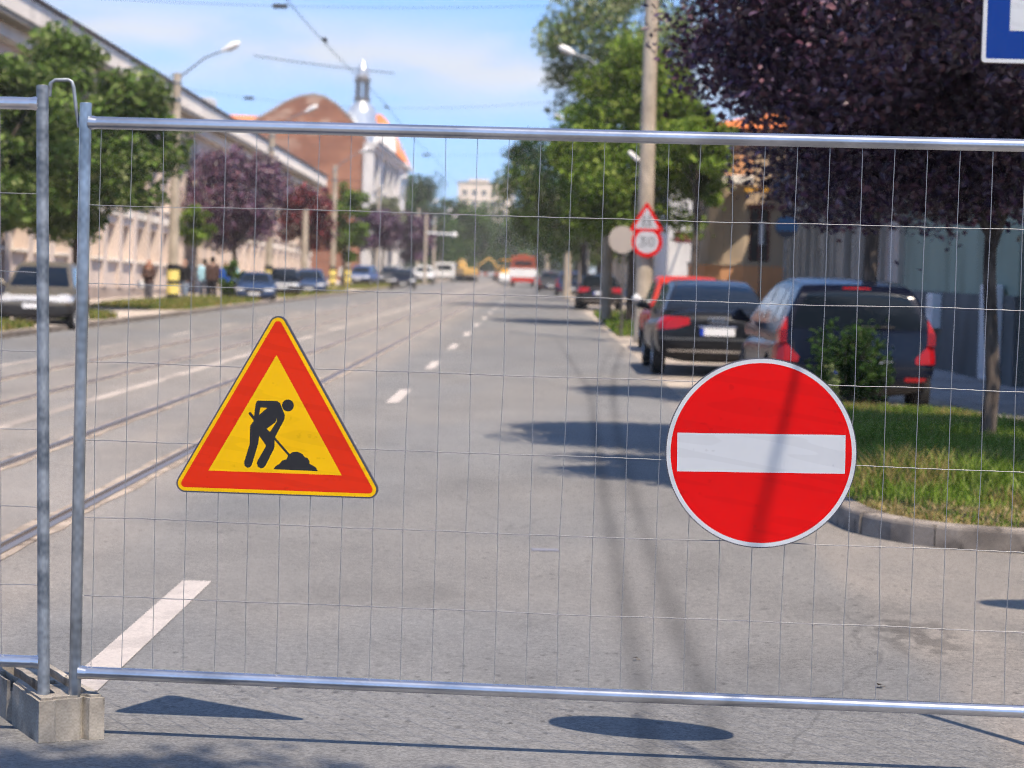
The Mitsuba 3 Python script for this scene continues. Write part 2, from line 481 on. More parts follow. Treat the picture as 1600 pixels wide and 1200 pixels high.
# ------------------------------------------------------------------ grass
def blades(poly, n, hmin, hmax, zfun, seed, w=.006, pal=None, dens=None):
    r = np.random.default_rng(seed); x0, y0, x1, y1 = poly.bounds
    import shapely
    P = np.empty((0, 2))
    while len(P) < n:
        q = np.c_[r.uniform(x0, x1, n), r.uniform(y0, y1, n)]
        k = shapely.contains_xy(poly, q[:, 0], q[:, 1])
        if dens is not None: k &= r.random(n) < dens(q)
        P = np.r_[P, q[k]]
    P = P[:n]
    tuft = meshkit.fbm(np.c_[P * 1.4, P[:, 0] * 0 + seed], 3)
    h = (hmin + (hmax - hmin) * r.random(n) ** 1.5) * (.45 + 1.1 * tuft)
    if dens is not None: h *= (.35 + .75 * np.clip(dens(P), 0, 1)) * np.clip(1.25 - (P[:, 1] - 16) * .085, .42, 1.1)
    ang = r.uniform(0, 2 * np.pi, n); lean = r.uniform(.05, .75, n) * h; la = r.uniform(0, 2 * np.pi, n)
    z = zfun(P); d = np.c_[np.cos(ang), np.sin(ang)] * (w * r.uniform(.6, 1.5, n))[:, None]; l = np.c_[np.cos(la), np.sin(la)] * lean[:, None]
    A = np.c_[P - d, z]; B = np.c_[P + d, z]; C = np.c_[P + l * .4 + d * .8, z + h * .62]; D = np.c_[P + l * .4 - d * .8, z + h * .62]; Tp = np.c_[P + l, z + h * .97]
    V = np.stack([A, B, C, D, Tp], 1).reshape(-1, 3); i = np.arange(n)[:, None] * 5
    F = np.concatenate([i + [0, 1, 2], i + [0, 2, 3], i + [3, 2, 4]], 1).reshape(-1, 3)
    pal = np.array(pal if pal is not None else [(.10, .20, .025), (.14, .25, .035), (.19, .28, .05), (.07, .15, .02)])
    c = pal[r.integers(0, len(pal), n)] * r.uniform(.7, 1.3, (n, 1))
    dry = (meshkit.fbm(np.c_[P * 2.3, P[:, 0] * 0 + 5 + seed], 3) > .56) & (r.random(n) < .55)
    c[dry] = np.array([.34, .27, .11]) * r.uniform(.7, 1.2, (dry.sum(), 1))
    return trimesh.Trimesh(V, F, process=False), np.repeat(c, 5, 0)


isl = Polygon(KERB + [(5.4, 20.0), (4.95, 22.2), (4.7, 25.0)]).buffer(-.14)
gm = flat(isl, .115)
struct('verge_soil', gm, 'soil')
gz = lambda P: np.full(len(P), .112)
front = lambda q: np.clip(.05 + (q[:, 1] - 13.95 - .5 * meshkit.fbm(np.c_[q * 1.1, q[:, :1] * 0], 3)) / 1.3, .05, 1) * np.clip(.2 + (q[:, 0] - 2.0) * 1.8, .2, 1)
g1, c1 = blades(isl, 170000, .035, .215, gz, 11, .0052, dens=front, pal=[(.11, .19, .025), (.16, .25, .035), (.23, .31, .06), (.08, .15, .02), (.27, .33, .10)])
k = uniq('grass'); scene[k] = mikit.ply(g1, 'grass_blade', color=c1); labels[k] = dict(label='tall green grass inside the curved kerb below the purple trees', category='grass', kind='stuff')
# dry clippings along the kerb
r = np.random.default_rng(5)
strip = Polygon([(2.3, 13.4), (5.2, 13.1), (5.2, 14.7), (2.8, 15.0), (2.2, 16.2), (2.0, 14.6)]).intersection(isl)
g2, c2 = blades(strip, 22000, .015, .05, gz, 12, .006, pal=[(.42, .33, .17), (.36, .28, .13), (.16, .22, .05), (.48, .39, .22)])
k = uniq('dry_grass'); scene[k] = mikit.ply(g2, 'grass_blade', color=c2); labels[k] = dict(label='dry straw coloured clippings along the inside of the kerb', category='dry grass', kind='stuff')
for i, (y0, y1, x0, x1, n) in enumerate(((36, 47.5, -12.2, -10.0, 9000), (52, 56.5, -11.6, -10.0, 4000), (65, 86, -12.9, -10.05, 14000), (92, 125, -12.6, -10.05, 9000), (135, 230, -13, -10.05, 9000))):
    pl = Polygon([(x0, y0 + 1), (x0, y1 - 1), (x0 + .6, y1), (x1, y1 - 1.4), (x1, y0 + 1.4), (x1 - .5, y0)])
    struct('verge_soil', flat(pl, PAVE), 'soil')
    gg, cc = blades(pl, n, .06, .20, lambda P: np.full(len(P), PAVE - .002), 30 + i, .016, pal=[(.12, .19, .03), (.17, .24, .05), (.22, .26, .07), (.30, .26, .10)])
    k = uniq('grass'); scene[k] = mikit.ply(gg, 'grass_blade', color=cc); labels[k] = dict(label='roadside grass patch on the left verge, ' + ['beside the beige car', 'just beyond the beige car', 'round the first striped lamp pole', 'below the dark blue parked cars', 'in the far distance'][i], category='grass', kind='stuff')
pl = Polygon([(2.0, 56), (3.2, 55), (3.6, 60), (3.4, 84), (2.1, 84)])
struct('verge_soil', flat(pl, .01), 'soil')
gg, cc = blades(pl, 9000, .05, .22, lambda P: np.full(len(P), .008), 61, .014)
k = uniq('grass'); scene[k] = mikit.ply(gg, 'grass_blade', color=cc); labels[k] = dict(label='grass round the foot of the concrete poles on the right', category='grass', kind='stuff')

# ------------------------------------------------------------------ trees
def leaf_mesh(C, size, r, pal, up=.35, fold=.25, jit=.28):
    n = len(C)
    nn = r.normal(size=(n, 3)); nn /= np.linalg.norm(nn, axis=1, keepdims=True); nn[:, 2] = np.abs(nn[:, 2]) + up; nn /= np.linalg.norm(nn, axis=1, keepdims=True)
    t = r.normal(size=(n, 3)); t[:, 2] -= .35; t -= nn * (t * nn).sum(1, keepdims=True); t /= np.linalg.norm(t, axis=1, keepdims=True)
    b = np.cross(nn, t); s = (size * r.uniform(.55, 1.45, n))[:, None]
    A = C - t * s * .5; B = C + b * s * .33 + nn * s * fold * .4; D = C - b * s * .33 + nn * s * fold * .4; E = C + t * s * .55
    V = np.stack([A, B, E, D], 1).reshape(-1, 3); i = np.arange(n)[:, None] * 4
    F = np.concatenate([i + [0, 1, 2], i + [0, 2, 3]], 1).reshape(-1, 3)
    pal = np.asarray(pal); c = pal[r.integers(0, len(pal), n)] * (1 + r.uniform(-jit, jit, (n, 1)))
    return trimesh.Trimesh(V, F, process=False), np.repeat(np.clip(c, 0, 1), 4, 0)


def limb(a, b, r0, r1, r, n=5, wob=.06):
    a, b = np.asarray(a, float), np.asarray(b, float); s = np.linspace(0, 1, n)[:, None]; L = np.linalg.norm(b - a)
    p = a + (b - a) * s + r.normal(0, wob * L, (n, 3)) * (s * (1 - s) * 2)
    p[:, 2] += np.sin(s[:, 0] * np.pi) * L * .06
    return tube(p, np.linspace(r0, r1, n), 7)


def tree(name, label, x, y, z0, trunk_top, cen, rx, rz, nclump, nleaf, size, pal, trunk_r, seed, group=None, mat='leaf', bk='bark_dark', ry=None, clump=.34, hollow=.35, flat_bottom=.0, taper=0.0, cat='tree', dx=0.0):
    r = np.random.default_rng(seed); ry = ry or rx
    t = thing(name, label, cat, group)
    cx, cy, cz = x + dx, y, cen
    d = r.normal(size=(nclump, 3)); d /= np.linalg.norm(d, axis=1, keepdims=True)
    rad = (hollow + (1 - hollow) * r.random(nclump) ** .6)
    lump = .78 + .44 * meshkit.fbm(d * 1.6 + seed, 3)
    cl = d * (rad * lump)[:, None]
    if flat_bottom: cl[:, 2] = np.where(cl[:, 2] < -flat_bottom, -flat_bottom + (cl[:, 2] + flat_bottom) * .35, cl[:, 2])
    wz = 1 - taper * np.clip(cl[:, 2], -1, 1)
    P = np.c_[cx + cl[:, 0] * rx * wz, cy + cl[:, 1] * ry * wz, cz + cl[:, 2] * rz]
    cr = clump * min(rx, rz) * r.uniform(.5, 1.2, nclump)
    w = cr ** 2; w /= w.sum(); idx = r.choice(nclump, nleaf, p=w)
    o = r.normal(size=(nleaf, 3)); o /= np.linalg.norm(o, axis=1, keepdims=True); o *= (r.random(nleaf) ** .45)[:, None]; o[:, 2] *= .72
    L = P[idx] + o * cr[idx][:, None]
    stray = r.random(nleaf) < .04; L[stray] += r.normal(0, .08 * rx, (stray.sum(), 3))
    tint = .62 + .85 * r.random(nclump) ** 1.5
    lm, lc = leaf_mesh(L, size, r, pal); lc = lc * np.repeat(tint[idx], 4)[:, None]
    tr = [tube([(x, y, z0 - .1), (x, y, z0 + .08), (x + r.normal(0, .03), y, z0 + (trunk_top - z0) * .4), (x + r.normal(0, .04), y + r.normal(0, .04), trunk_top), ((x + cx) / 2, cy, cz), (cx, cy, cz + rz * .45)],
               [trunk_r * 1.5, trunk_r * 1.15, trunk_r, trunk_r * .9, trunk_r * .55, trunk_r * .15], 9)]
    far = P[np.argsort(-np.linalg.norm(cl, axis=1))[:max(6, min(16, nclump // 6))]]
    for q in far:
        f = r.uniform(.0, .6); st = np.array([x, y, trunk_top]) * (1 - f) + np.array([cx, cy, cz]) * f
        tr.append(limb(st, q, trunk_r * r.uniform(.35, .55), trunk_r * .08, r))
    part(t, 'trunk', cat_(tr), bk, smooth=True)
    part(t, 'crown', lm, mat, color=np.clip(lc, 0, .9))
    return t


PURPLE = [(.050, .023, .053), (.070, .030, .064), (.036, .018, .045), (.100, .040, .070), (.074, .047, .084), (.032, .016, .036), (.150, .100, .140)]
PURPLE2 = PURPLE + [(.13, .06, .08)]
LIME = [(.165, .255, .040), (.215, .315, .055), (.115, .195, .032), (.29, .36, .09)]
GREEN = [(.11, .185, .045), (.15, .235, .055), (.08, .145, .035), (.20, .28, .08)]
LINDEN = [(.14, .215, .06), (.20, .27, .09), (.095, .16, .045), (.33, .38, .17), (.42, .44, .25)]
tree('purple_leaved_tree', 'dark purple plum tree on a thin forked trunk in the grass by the kerb', 3.79, 19.2, .1, 1.62, 4.05, 2.5, 2.1, 240, 135000, .068, PURPLE2, .062, 1, None, 'leaf_purple', clump=.31, flat_bottom=.75, ry=1.55, dx=-.06)
tree('purple_leaved_tree', 'dark purple plum tree with a straight trunk behind the bush, before the hatchback', 3.87, 27.0, 0, 2.2, 4.4, 1.6, 2.4, 110, 46000, .080, PURPLE, .095, 2, None, 'leaf_purple', clump=.36, flat_bottom=.8, dx=.1)
tree('purple_leaved_tree', 'purple plum crown filling the top right corner behind the blue parking sign', 3.75, 15.2, .1, 2.0, 4.75, 1.9, 2.0, 170, 90000, .062, PURPLE2, .06, 21, None, 'leaf_purple', clump=.29, flat_bottom=.8, ry=1.35)
tree('linden_tree', 'tall linden tree with pale blossom behind the concrete pole', 3.9, 92, 0, 5.0, 10.6, 2.9, 3.6, 90, 15000, .20, LINDEN, .17, 3, clump=.36, dx=-.9)
tree('lime_green_tree', 'bright yellow green tree around the lamp pole on the right', 2.75, 67, 0, 2.8, 5.2, 2.5, 2.9, 140, 30000, .17, LIME, .14, 4, clump=.33, flat_bottom=.75, taper=.35)
tree('lime_green_tree', 'bright green tree hanging over the road left of the lamp pole', 2.0, 96, 0, 2.6, 5.0, 3.4, 2.5, 120, 20000, .19, LIME[:3] + LINDEN[3:], .14, 5, clump=.34, flat_bottom=.8, dx=-.5)
tree('street_tree', 'shaded green tree right of the concrete pole beside the orange building', 3.95, 58, 0, 2.4, 4.5, .95, 1.25, 50, 9000, .13, LIME, .07, 6, clump=.36)
for i, (x, y, c, rx) in enumerate(((3.2, 120, 4.8, 3.0), (2.6, 150, 5.0, 3.4), (3.4, 185, 5.2, 3.6), (2.8, 225, 5.6, 4.2))):
    tree('street_tree', ['first', 'second', 'third', 'fourth'][i] + ' tree of the shaded row behind the limewashed posts on the right', x, y, 0, 2.2, c, rx, 2.9, 70, 7000, .24 + .03 * i, GREEN if i else LINDEN, .16, 70 + i, clump=.38, flat_bottom=.8)
tree('linden_tree', 'large green linden tree behind the beige car on the left', -12.4, 62, PAVE, 2.3, 4.7, 2.35, 2.75, 120, 26000, .20, GREEN + LINDEN[:4], .12, 7, clump=.34, flat_bottom=.85)
tree('linden_tree', 'green linden tree cut by the left picture edge', -12.7, 53, PAVE, 2.3, 4.1, 1.9, 2.1, 80, 15000, .19, GREEN + LINDEN[:4], .11, 8, clump=.34)
tree('young_tree', 'small round young tree with a thin trunk beside the first lamp pole', -13.4, 90, PAVE, 2.2, 2.95, .72, .75, 30, 2600, .14, LIME, .05, 9, clump=.42)
tree('purple_leaved_tree', 'large round purple plum tree on the left pavement', -13.1, 100, PAVE, 2.0, 4.35, 2.25, 2.15, 110, 13000, .17, [tuple(1.5 * q for q in c) for c in PURPLE2], .10, 10, mat='leaf_purple', flat_bottom=.85)
tree('purple_leaved_tree', 'reddish purple plum tree left of the tan utility pole', -12.2, 122, PAVE, 2.0, 3.95, 1.6, 2.0, 70, 7000, .18, [(.14, .022, .03), (.10, .022, .03), (.07, .02, .028), (.19, .03, .035)], .09, 11, mat='leaf_purple')
tree('street_tree', 'narrow green tree in front of the brick gable', -11.9, 142, PAVE, 2.0, 4.3, 1.35, 2.6, 60, 6000, .2, LIME[:3] + GREEN, .09, 12)
tree('purple_leaved_tree', 'dark purple tree below the white corner house', -12.2, 172, PAVE, 2.0, 4.1, 2.0, 1.9, 70, 6000, .22, [tuple(1.4 * q for q in c) for c in PURPLE], .1, 13, mat='leaf_purple')
tree('street_tree', 'pale grey green tree beside the white corner house', -13.2, 198, PAVE, 3.0, 5.9, 1.6, 1.7, 50, 3500, .24, [(.25, .27, .17), (.20, .24, .13), (.30, .31, .21)], .1, 14)
tree('purple_leaved_tree', 'purple tree right of the pale grey green tree', -11.2, 208, PAVE, 2.0, 4.3, 1.9, 2.4, 70, 5000, .25, [tuple(1.4 * q for q in c) for c in PURPLE], .1, 15, mat='leaf_purple')
tree('shrub', 'dark green shrub between the people and the blue car', -11.9, 89.5, PAVE, .4, .85, .55, .75, 24, 2200, .12, GREEN[:3], .03, 16, cat='shrub')
FAR = [(-17, 290, 7.6, 5.5, 6.3, 'rounded green tree above the far lamp heads'), (-10.5, 330, 6.0, 4.8, 5.3, 'green tree left of the pale far block'), (-15.5, 255, 5.5, 3.0, 5.2, 'dark green tree behind the last lamp poles on the left'),
       (-9.0, 420, 6.9, 7.0, 6.5, 'broad green tree below the pale far block'), (-2.5, 470, 6.6, 6.5, 6.0, 'green tree closing the far end of the road'), (5, 440, 8.0, 6.5, 7.5, 'green tree at the far end of the road, right of the truck'),
       (-13.0, 300, 3.2, 3.4, 3.0, 'low dark tree behind the yellow excavator'), (-6, 500, 5, 6, 5, 'dark low tree above the road works'), (2, 330, 5.6, 4.2, 5.2, 'green tree above the truck on the right'), (-25, 420, 10, 6.5, 8, 'green hillside tree left of the pale far block')]
for i, (x, y, c, rx, rz, lb) in enumerate(FAR):
    tree('street_tree', lb, x, y, 0, 2.2, c, rx, rz, 90, 6500, .011 * rx * 10 * .75 + .1, [(.07, .125, .035), (.095, .15, .04), (.055, .10, .03)] if i % 2 else [(.06, .115, .04), (.08, .14, .045), (.05, .09, .032)], .25, 100 + i, clump=.36, hollow=.25)
# unseen tree added beside the viewpoint, shaped to shade the round sign and road
r = np.random.default_rng(55)
t = thing('street_tree', 'unseen street tree added beside the viewpoint to cast shadows on sign and road', 'tree')
A, B = np.array([1.78, 5.40, 4.27]), np.array([2.63, 3.60, 6.71])
lm = [tube([(5.0, -2.2, -.1), (5.0, -2.2, 2.5), (4.7, -1.4, 4.6), (3.9, .6, 6.2), B, A, A + (A - B) * .22], [.16, .12, .10, .06, .013, .0095, .008], 10)]
q = np.array([.95, 2.28, 7.2]); lm.append(limb((3.9, .6, 6.2), q, .05, .008, r))
P = q + r.normal(0, .26, (5200, 3)) * [1.9, .9, .5]
P2 = np.vstack([np.array([4.6, -2.0, 6.8]) + r.normal(0, .9, (9000, 3))])
l_, c_ = leaf_mesh(np.vstack([P, P2]), .09, r, GREEN)
part(t, 'trunk', cat_(lm), 'bark_dark', smooth=True); part(t, 'crown', l_, 'leaf', color=c_)
# bush in front of the hatchback
r = np.random.default_rng(77)
t = thing('bush', 'leafy green bush at the foot of the straight trunk, before the dark blue hatchback', 'bush')
P = []; st = []
for k in range(34):
    a = r.uniform(0, 2 * np.pi); q = np.array([3.47 + .22 * np.clip(r.normal(), -1.7, 1.7), 25.2 + .20 * r.normal(), r.uniform(.45, 1.08)])
    st.append(limb((3.47 + .05 * r.normal(), 25.2 + .05 * r.normal(), .05), q, .008, .003, r)); m = 75
    f = r.random(m) ** .5
    base = np.array([3.47, 25.2, .1]); P.append(base + (q - base) * (.35 + .65 * f)[:, None] + r.normal(0, .065, (m, 3)))
lm, lc = leaf_mesh(np.vstack(P), .07, r, [(.035, .075, .022), (.055, .10, .028), (.028, .058, .018)])
part(t, 'stem', cat_(st), 'bark_dark'); part(t, 'foliage', lm, 'leaf', color=lc)
t = thing('flower_spike', 'pale green flowering weed spike left of the bush', 'weed')
P = np.c_[3.22 + .03 * r.normal(size=260), 24.9 + .03 * r.normal(size=260), r.uniform(.25, .62, 260)]; P[:, :2] = [3.22, 24.9] + (P[:, :2] - [3.22, 24.9]) * (1.9 - 2.4 * (P[:, 2:] - .2))
lm, lc = leaf_mesh(P, .035, r, [(.28, .33, .16), (.22, .28, .12)])
part(t, 'stem', tube([(3.22, 24.9, .05), (3.22, 24.9, .6)], .006, 6), 'bark_tan'); part(t, 'foliage', lm, 'leaf', color=lc)

# ------------------------------------------------------------------ temporary fence, base block and the two signs
FA, FO = -0.0615, np.array([-1.4466, 7.3399, 0.0])
FU, FN = np.array([math.cos(FA), math.sin(FA), 0.0]), np.array([math.sin(FA), -math.cos(FA), 0.0])   # along the fence; towards the camera


def fp(u, z, n=0.0):
    return FO + FU * u + FN * n + np.array([0, 0, z])


def fmap(mesh, n=0.0):
    """mesh in fence coordinates (x along, y up, z towards the camera) -> world"""
    m = mesh.copy(); v = np.asarray(m.vertices); m.vertices = FO + v[:, :1] * FU + v[:, 2:3] * FN * 1.0 + FN * n + np.c_[v[:, 0] * 0, v[:, 0] * 0, v[:, 1]]
    return m


def panel(label, u0, u1, zb, zt, top, foot, n0, wires, seed, mats, hook=None, tilt=0.0):
    r = np.random.default_rng(seed)
    fp = lambda u, z, n=0.0: FO + FU * (u + tilt * (z - .13)) + FN * n + np.array([0, 0, z])
    t = thing('mesh_fence', label, 'fence', 'temporary mesh fence panels')
    for u, f in ((u0, foot), (u1, foot)):
        pst = [tube([fp(u, f, n0), fp(u, top, n0)], .0195, 24), tube([fp(u, top - .004, n0), fp(u, top + .002, n0)], [.0195, .015], 24)]
        part(t, 'post', cat_(pst), mats[0], smooth=40)
    for z, nm in ((zt, 'top_rail'), (zb, 'bottom_rail')):
        part(t, nm, cat_([tube([fp(u0 + .018, z, n0), fp((u0 + u1) / 2, z - .003, n0), fp(u1 - .018, z, n0)], .0200, 24)] +
                         [tube([fp(u, z, n0), fp(u + s * .030, z, n0)], [.0235, .0195], 20) for u, s in ((u0 + .012, 1), (u1 - .012, -1))]), mats[1], smooth=40)
    for u in wires:
        b = r.normal(0, .0022, 8)
        pth = [fp(u + b[i] * (0 < i < 7), zb + (zt - zb) * i / 7, n0 + .0 + .0015 * math.sin(i * 2.1 + u * 9)) for i in range(8)]
        part(t, 'upright_wire', tube(pth, .00118, 6), 'wire_steel', smooth=True)
    nz = 6
    for k in range(1, nz + 1):
        z = zb + .25 * k
        uu = np.linspace(u0, u1, 36); w = r.normal(0, .0016, 36); w = np.convolve(w, np.ones(3) / 3, 'same') * 1.6; w[0] = w[-1] = 0
        if k == 2: w += .006 * np.sin((uu - u0) * 3.0) * np.exp(-(uu - u0) / .7)
        part(t, 'cross_wire', tube([fp(a, z + b, n0 + .0038) for a, b in zip(uu, w)], .0015, 6), 'wire_steel', smooth=True)
    if hook:
        part(t, 'hook', tube(hook, .0062, 10), 'old_galvanised', smooth=True)
    return t


panel('main galvanised mesh fence panel across the road, carrying both road signs', 0.0, 3.46, .2147, 1.9757, 2.037, .085, 0, [.1515 - .1 + .1 * k for k in range(34)], 1, ('galvanised', 'rail_zinc'))
hk = [fp(-.118, 2.055, .0), fp(-.115, 2.098, .0), fp(-.10, 2.108, -.0), fp(-.06, 2.110, -.005), fp(-.048, 2.104, -.005), fp(-.042, 2.085, -.006), fp(-.034, 2.02, -.01), fp(-.024, 1.96, -.012)]
panel('weathered mesh fence panel at the left edge with a bent hook on its post', -3.58, -.0980, .2450, 2.0310, 2.088, .085, .012, [-.236 - .1 * k for k in range(33)], 2, ('old_galvanised', 'rail_zinc'), hook=hk, tilt=-.0205)


def base_block(x, y, rz, label, L=.72, W=.215, H=.135):
    # plan: notched short ends; local x across, local y along (front end at y = 0)
    def end(y0, s):
        return [(-W / 2, y0), (-W / 2 + .050, y0), (-W / 2 + .060, y0 + s * .014), (W / 2 - .078, y0 + s * .014), (W / 2 - .062, y0 + s * .034), (W / 2 - .050, y0), (W / 2, y0)]
    plan = Polygon(end(0, 1) + [(W / 2, L * .45), (W / 2 - .018, L * .5), (W / 2, L * .55)] + end(L, -1)[::-1] + [(-W / 2, L * .55), (-W / 2 + .018, L * .5), (-W / 2, L * .45)])
    a = man(prism(plan, H)); b = man(prism(plan.buffer(-.010), H + .008))
    body = a + b
    for q in ([(-.075, .085), (-.03, .085), (-.03, .60), (-.075, .60)], [(.035, .07), (.075, .07), (.075, .62), (.035, .62)], [(-.02, .24), (.03, .24), (.03, .31), (-.02, .31)], [(-.10, .36), (-.08, .36), (-.08, .52), (-.10, .52)]):
        body = body - man(prism(Polygon(q), .06)).translate((0, 0, H - .035))
    m = tm(body.refine_to_length(.035)); v = np.asarray(m.vertices)
    m.vertices = v + (meshkit.fbm(v * 14, 3, 2)[:, None] - .5) * .006
    t = thing('fence_base_block', label, 'fence base')
    part(t, 'block', place(m, x, y, .0, rz), 'concrete')


base_block(-1.445, 7.292, math.radians(27.5), 'grey concrete fence foot with slots, under the two fence posts on the left')
base_block(1.985, 7.02, math.radians(4), 'concrete fence foot at the lower right picture edge')


ZX, ZY, ZS = 648.0, 700.0, 1858.0


def zl(pts, r=.0300):
    """sign outlines measured in the sign's own plane (millimetre-like grid, y down) -> metres about the sign's centre"""
    o = []
    for x, y in pts:
        dx, dy = x - ZX, y - ZY
        o.append(((dx * math.cos(r) + dy * math.sin(r)) / ZS, -(-dx * math.sin(r) + dy * math.cos(r)) / ZS))
    return o


def rounded(poly, r):
    return poly.buffer(-r).buffer(r, quad_segs=8)


def layer(t, name, poly, z0, z1, u, z, mat, n=0.0, label=None):
    polys = list(getattr(poly, 'geoms', [poly]))
    m = cat_([prism(p, z1 - z0) for p in polys]); m.apply_translation((u, z, z0))
    part(t, name, fmap(m, n), mat, label)


def dish(t, poly, u, z, mat, d=.020, n=.004):
    """pressed sheet metal back with a folded rim"""
    ring = poly.difference(poly.buffer(-.004)); polys = [(poly, d - .002, d), (ring, 0, d - .0015)]
    m = []
    for p, a, b in polys:
        for q in getattr(p, 'geoms', [p]):
            e = prism(q, b - a); e.apply_translation((u, z, a)); m.append(e)
    part(t, 'rim', fmap(cat_(m), n), mat)
    part(t, 'bracket', fmap(cat_([box(u - .02 + s, u + .02 + s, z - .10, z + .10, .0, d - .002) for s in (-.06, .06)]), n), 'sign_back')


U_T, Z_T = 0.6412, 1.029       # triangle: fence coordinate and height of its reference point
t = thing('road_works_sign', 'triangular road works sign with yellow face, red border and black digging worker', 'traffic sign')
rim = rounded(Polygon(zl([(660, -5), (5, 1086), (1281, 1124)])), .0285)
dish(t, rim, U_T, Z_T, 'sign_rim')
outer = rim.buffer(-.0048)
layer(t, 'yellow_border', outer, .0200, .0208, U_T, Z_T, 'sign_yellow', .004)
redp = rim.buffer(-.0160)
inner_t = Polygon(zl([(648, 277), (237, 960), (1031, 985)]))
layer(t, 'red_border', redp.difference(inner_t), .0200, .0216, U_T, Z_T, 'sign_orange_red', .004)
layer(t, 'yellow_field', inner_t, .0200, .0213, U_T, Z_T, 'sign_yellow', .004)
body = Polygon(zl([(535, 547), (650, 550), (667, 562), (694, 632), (691, 657), (645, 742), (632, 768), (632, 815), (628, 830), (578, 928), (566, 941), (550, 945), (533, 934), (528, 916), (532, 902), (583, 815), (579, 803), (541, 750), (536, 792), (528, 822), (497, 922), (487, 937), (473, 942), (456, 932), (452, 912), (487, 800), (490, 695), (510, 668), (513, 642), (522, 575), (528, 553)]))
body = body.difference(Polygon(zl([(549, 585), (594, 588), (541, 633)]))).difference(Polygon(zl([(645, 640), (649, 668), (607, 733), (584, 712), (640, 672)])))
head = Polygon(zl([(714 + 35 * math.cos(a), 574 + 35 * math.sin(a)) for a in np.linspace(0, 2 * np.pi, 40)[:-1]]))
mound = Polygon(zl([(627, 950), (640, 932), (665, 918), (678, 900), (705, 892), (715, 868), (740, 850), (770, 848), (797, 860), (812, 880), (828, 885), (840, 905), (838, 918), (862, 930), (877, 940), (887, 960)])).buffer(.002).buffer(-.0015)
shovel = LineString(zl([(628, 762), (724, 872)])).buffer(.0035).union(LineString(zl([(489, 622), (528, 672)])).buffer(.0045))
layer(t, 'worker_symbol', unary_union([body.buffer(.0006), head, mound, shovel]), .0210, .0220, U_T, Z_T, 'sign_black', .004)

U_R, Z_R = 2.1686, .9972
t = thing('no_entry_sign', 'round red no entry sign with a white bar hung on the fence', 'traffic sign')
disc = Point(0, 0).buffer(.2975, quad_segs=40)
dish(t, disc, U_R, Z_R, 'sign_rim', d=.022)
layer(t, 'white_border', Point(0, 0).buffer(.2945, quad_segs=40), .0220, .0228, U_R, Z_R, 'sign_white', .004)
bar = affinity.rotate(sbox(-.261, -.0605, .261, .0605), 1.1)
layer(t, 'red_field', Point(0, 0).buffer(.2815, quad_segs=40).difference(bar), .0220, .0236, U_R, Z_R, 'sign_red', .004)
layer(t, 'white_bar', bar, .0220, .0234, U_R, Z_R, 'sign_white', .004)

# ------------------------------------------------------------------ road signs farther back
def faced(mesh, x, y, z, rz=0.0):
    """sign coordinates (x right, y up, z towards the traffic) -> world, facing -Y turned by rz"""
    m = mesh.copy(); v = np.asarray(m.vertices); m.vertices = np.c_[v[:, 0], -v[:, 2], v[:, 1]]
    return place(m, x, y, z, rz)


def ex(poly, a, b):
    m = cat_([prism(p, b - a) for p in getattr(poly, 'geoms', [poly])]); m.apply_translation((0, 0, a)); return m


def txt(s, h, a, b):
    m = meshkit.text_mesh(s, h, b - a, True); bb = m.bounds; m.apply_translation((-(bb[0][0] + bb[1][0]) / 2, -(bb[0][1] + bb[1][1]) / 2, a)); return m


t = thing('parking_sign', 'blue square parking sign with a white letter P at the top right picture edge', 'traffic sign')
sx, sy, sz = 2.765, 13.05, 3.085
sq = rounded(sbox(-.3, -.3, .3, .3), .02)
part(t, 'backing', faced(ex(sq, -.02, 0), sx, sy, sz), 'sign_back')
part(t, 'white_border', faced(ex(sq.buffer(-.001), 0, .001), sx, sy, sz), 'sign_white')
part(t, 'blue_field', faced(ex(rounded(sbox(-.278, -.278, .278, .278), .012), .0, .002), sx, sy, sz), 'sign_blue')
P_ = affinity.translate(unary_union([sbox(-.150, -.170, -.063, .21), Point(.02, .105).buffer(.105).union(sbox(-.15, 0, .02, .21))]).difference(unary_union([Point(.015, .105).buffer(.042), sbox(-.063, .063, .015, .147)])), 0, .05)
part(t, 'letter', faced(ex(P_, .002, .003), sx, sy, sz), 'sign_white')
part(t, 'post', tube([(sx + .17, sy + .35, 0), (sx + .17, sy + .35, 2.7), (sx + .02, sy + .05, 2.9), (sx + .02, sy + .05, 3.42)], .03, 12), 'old_galvanised', smooth=True)


t = thing('added_shadow_sign', 'unseen round sign added outside the right picture edge to cast a road shadow', 'traffic sign')
part(t, 'disc', faced(ex(Point(0, 0).buffer(.32), -.012, .012), 3.47, 9.3, 2.95), 'sign_back'); part(t, 'post', tube([(3.47, 9.34, 0), (3.47, 9.34, 3.2)], .03, 12), 'old_galvanised', smooth=True)  # disc and post added out of view for the shadow they throw


def lamp_head(parent, tip, base, s=1.0):
    """street lamp head: swollen shell on the arm's end with a lens below"""
    a, b = np.asarray(base, float), np.asarray(tip, float); d = b - a
    pts = [(*(a + d * f), rr * s) for f, rr in ((0, .05), (.25, .085), (.6, .12), (.85, .11), (1, .07))]
    m = hull_sph(pts, 14)
    part(parent, 'lamp_head', tm(m), 'white_lamp', smooth=50)
    m2 = hull_sph([(*(a + d * f - [0, 0, .05 * s]), rr * s) for f, rr in ((.45, .085), (.88, .085))], 12)
    part(parent, 'lens', tm(m2), 'plaster_peach', smooth=50)


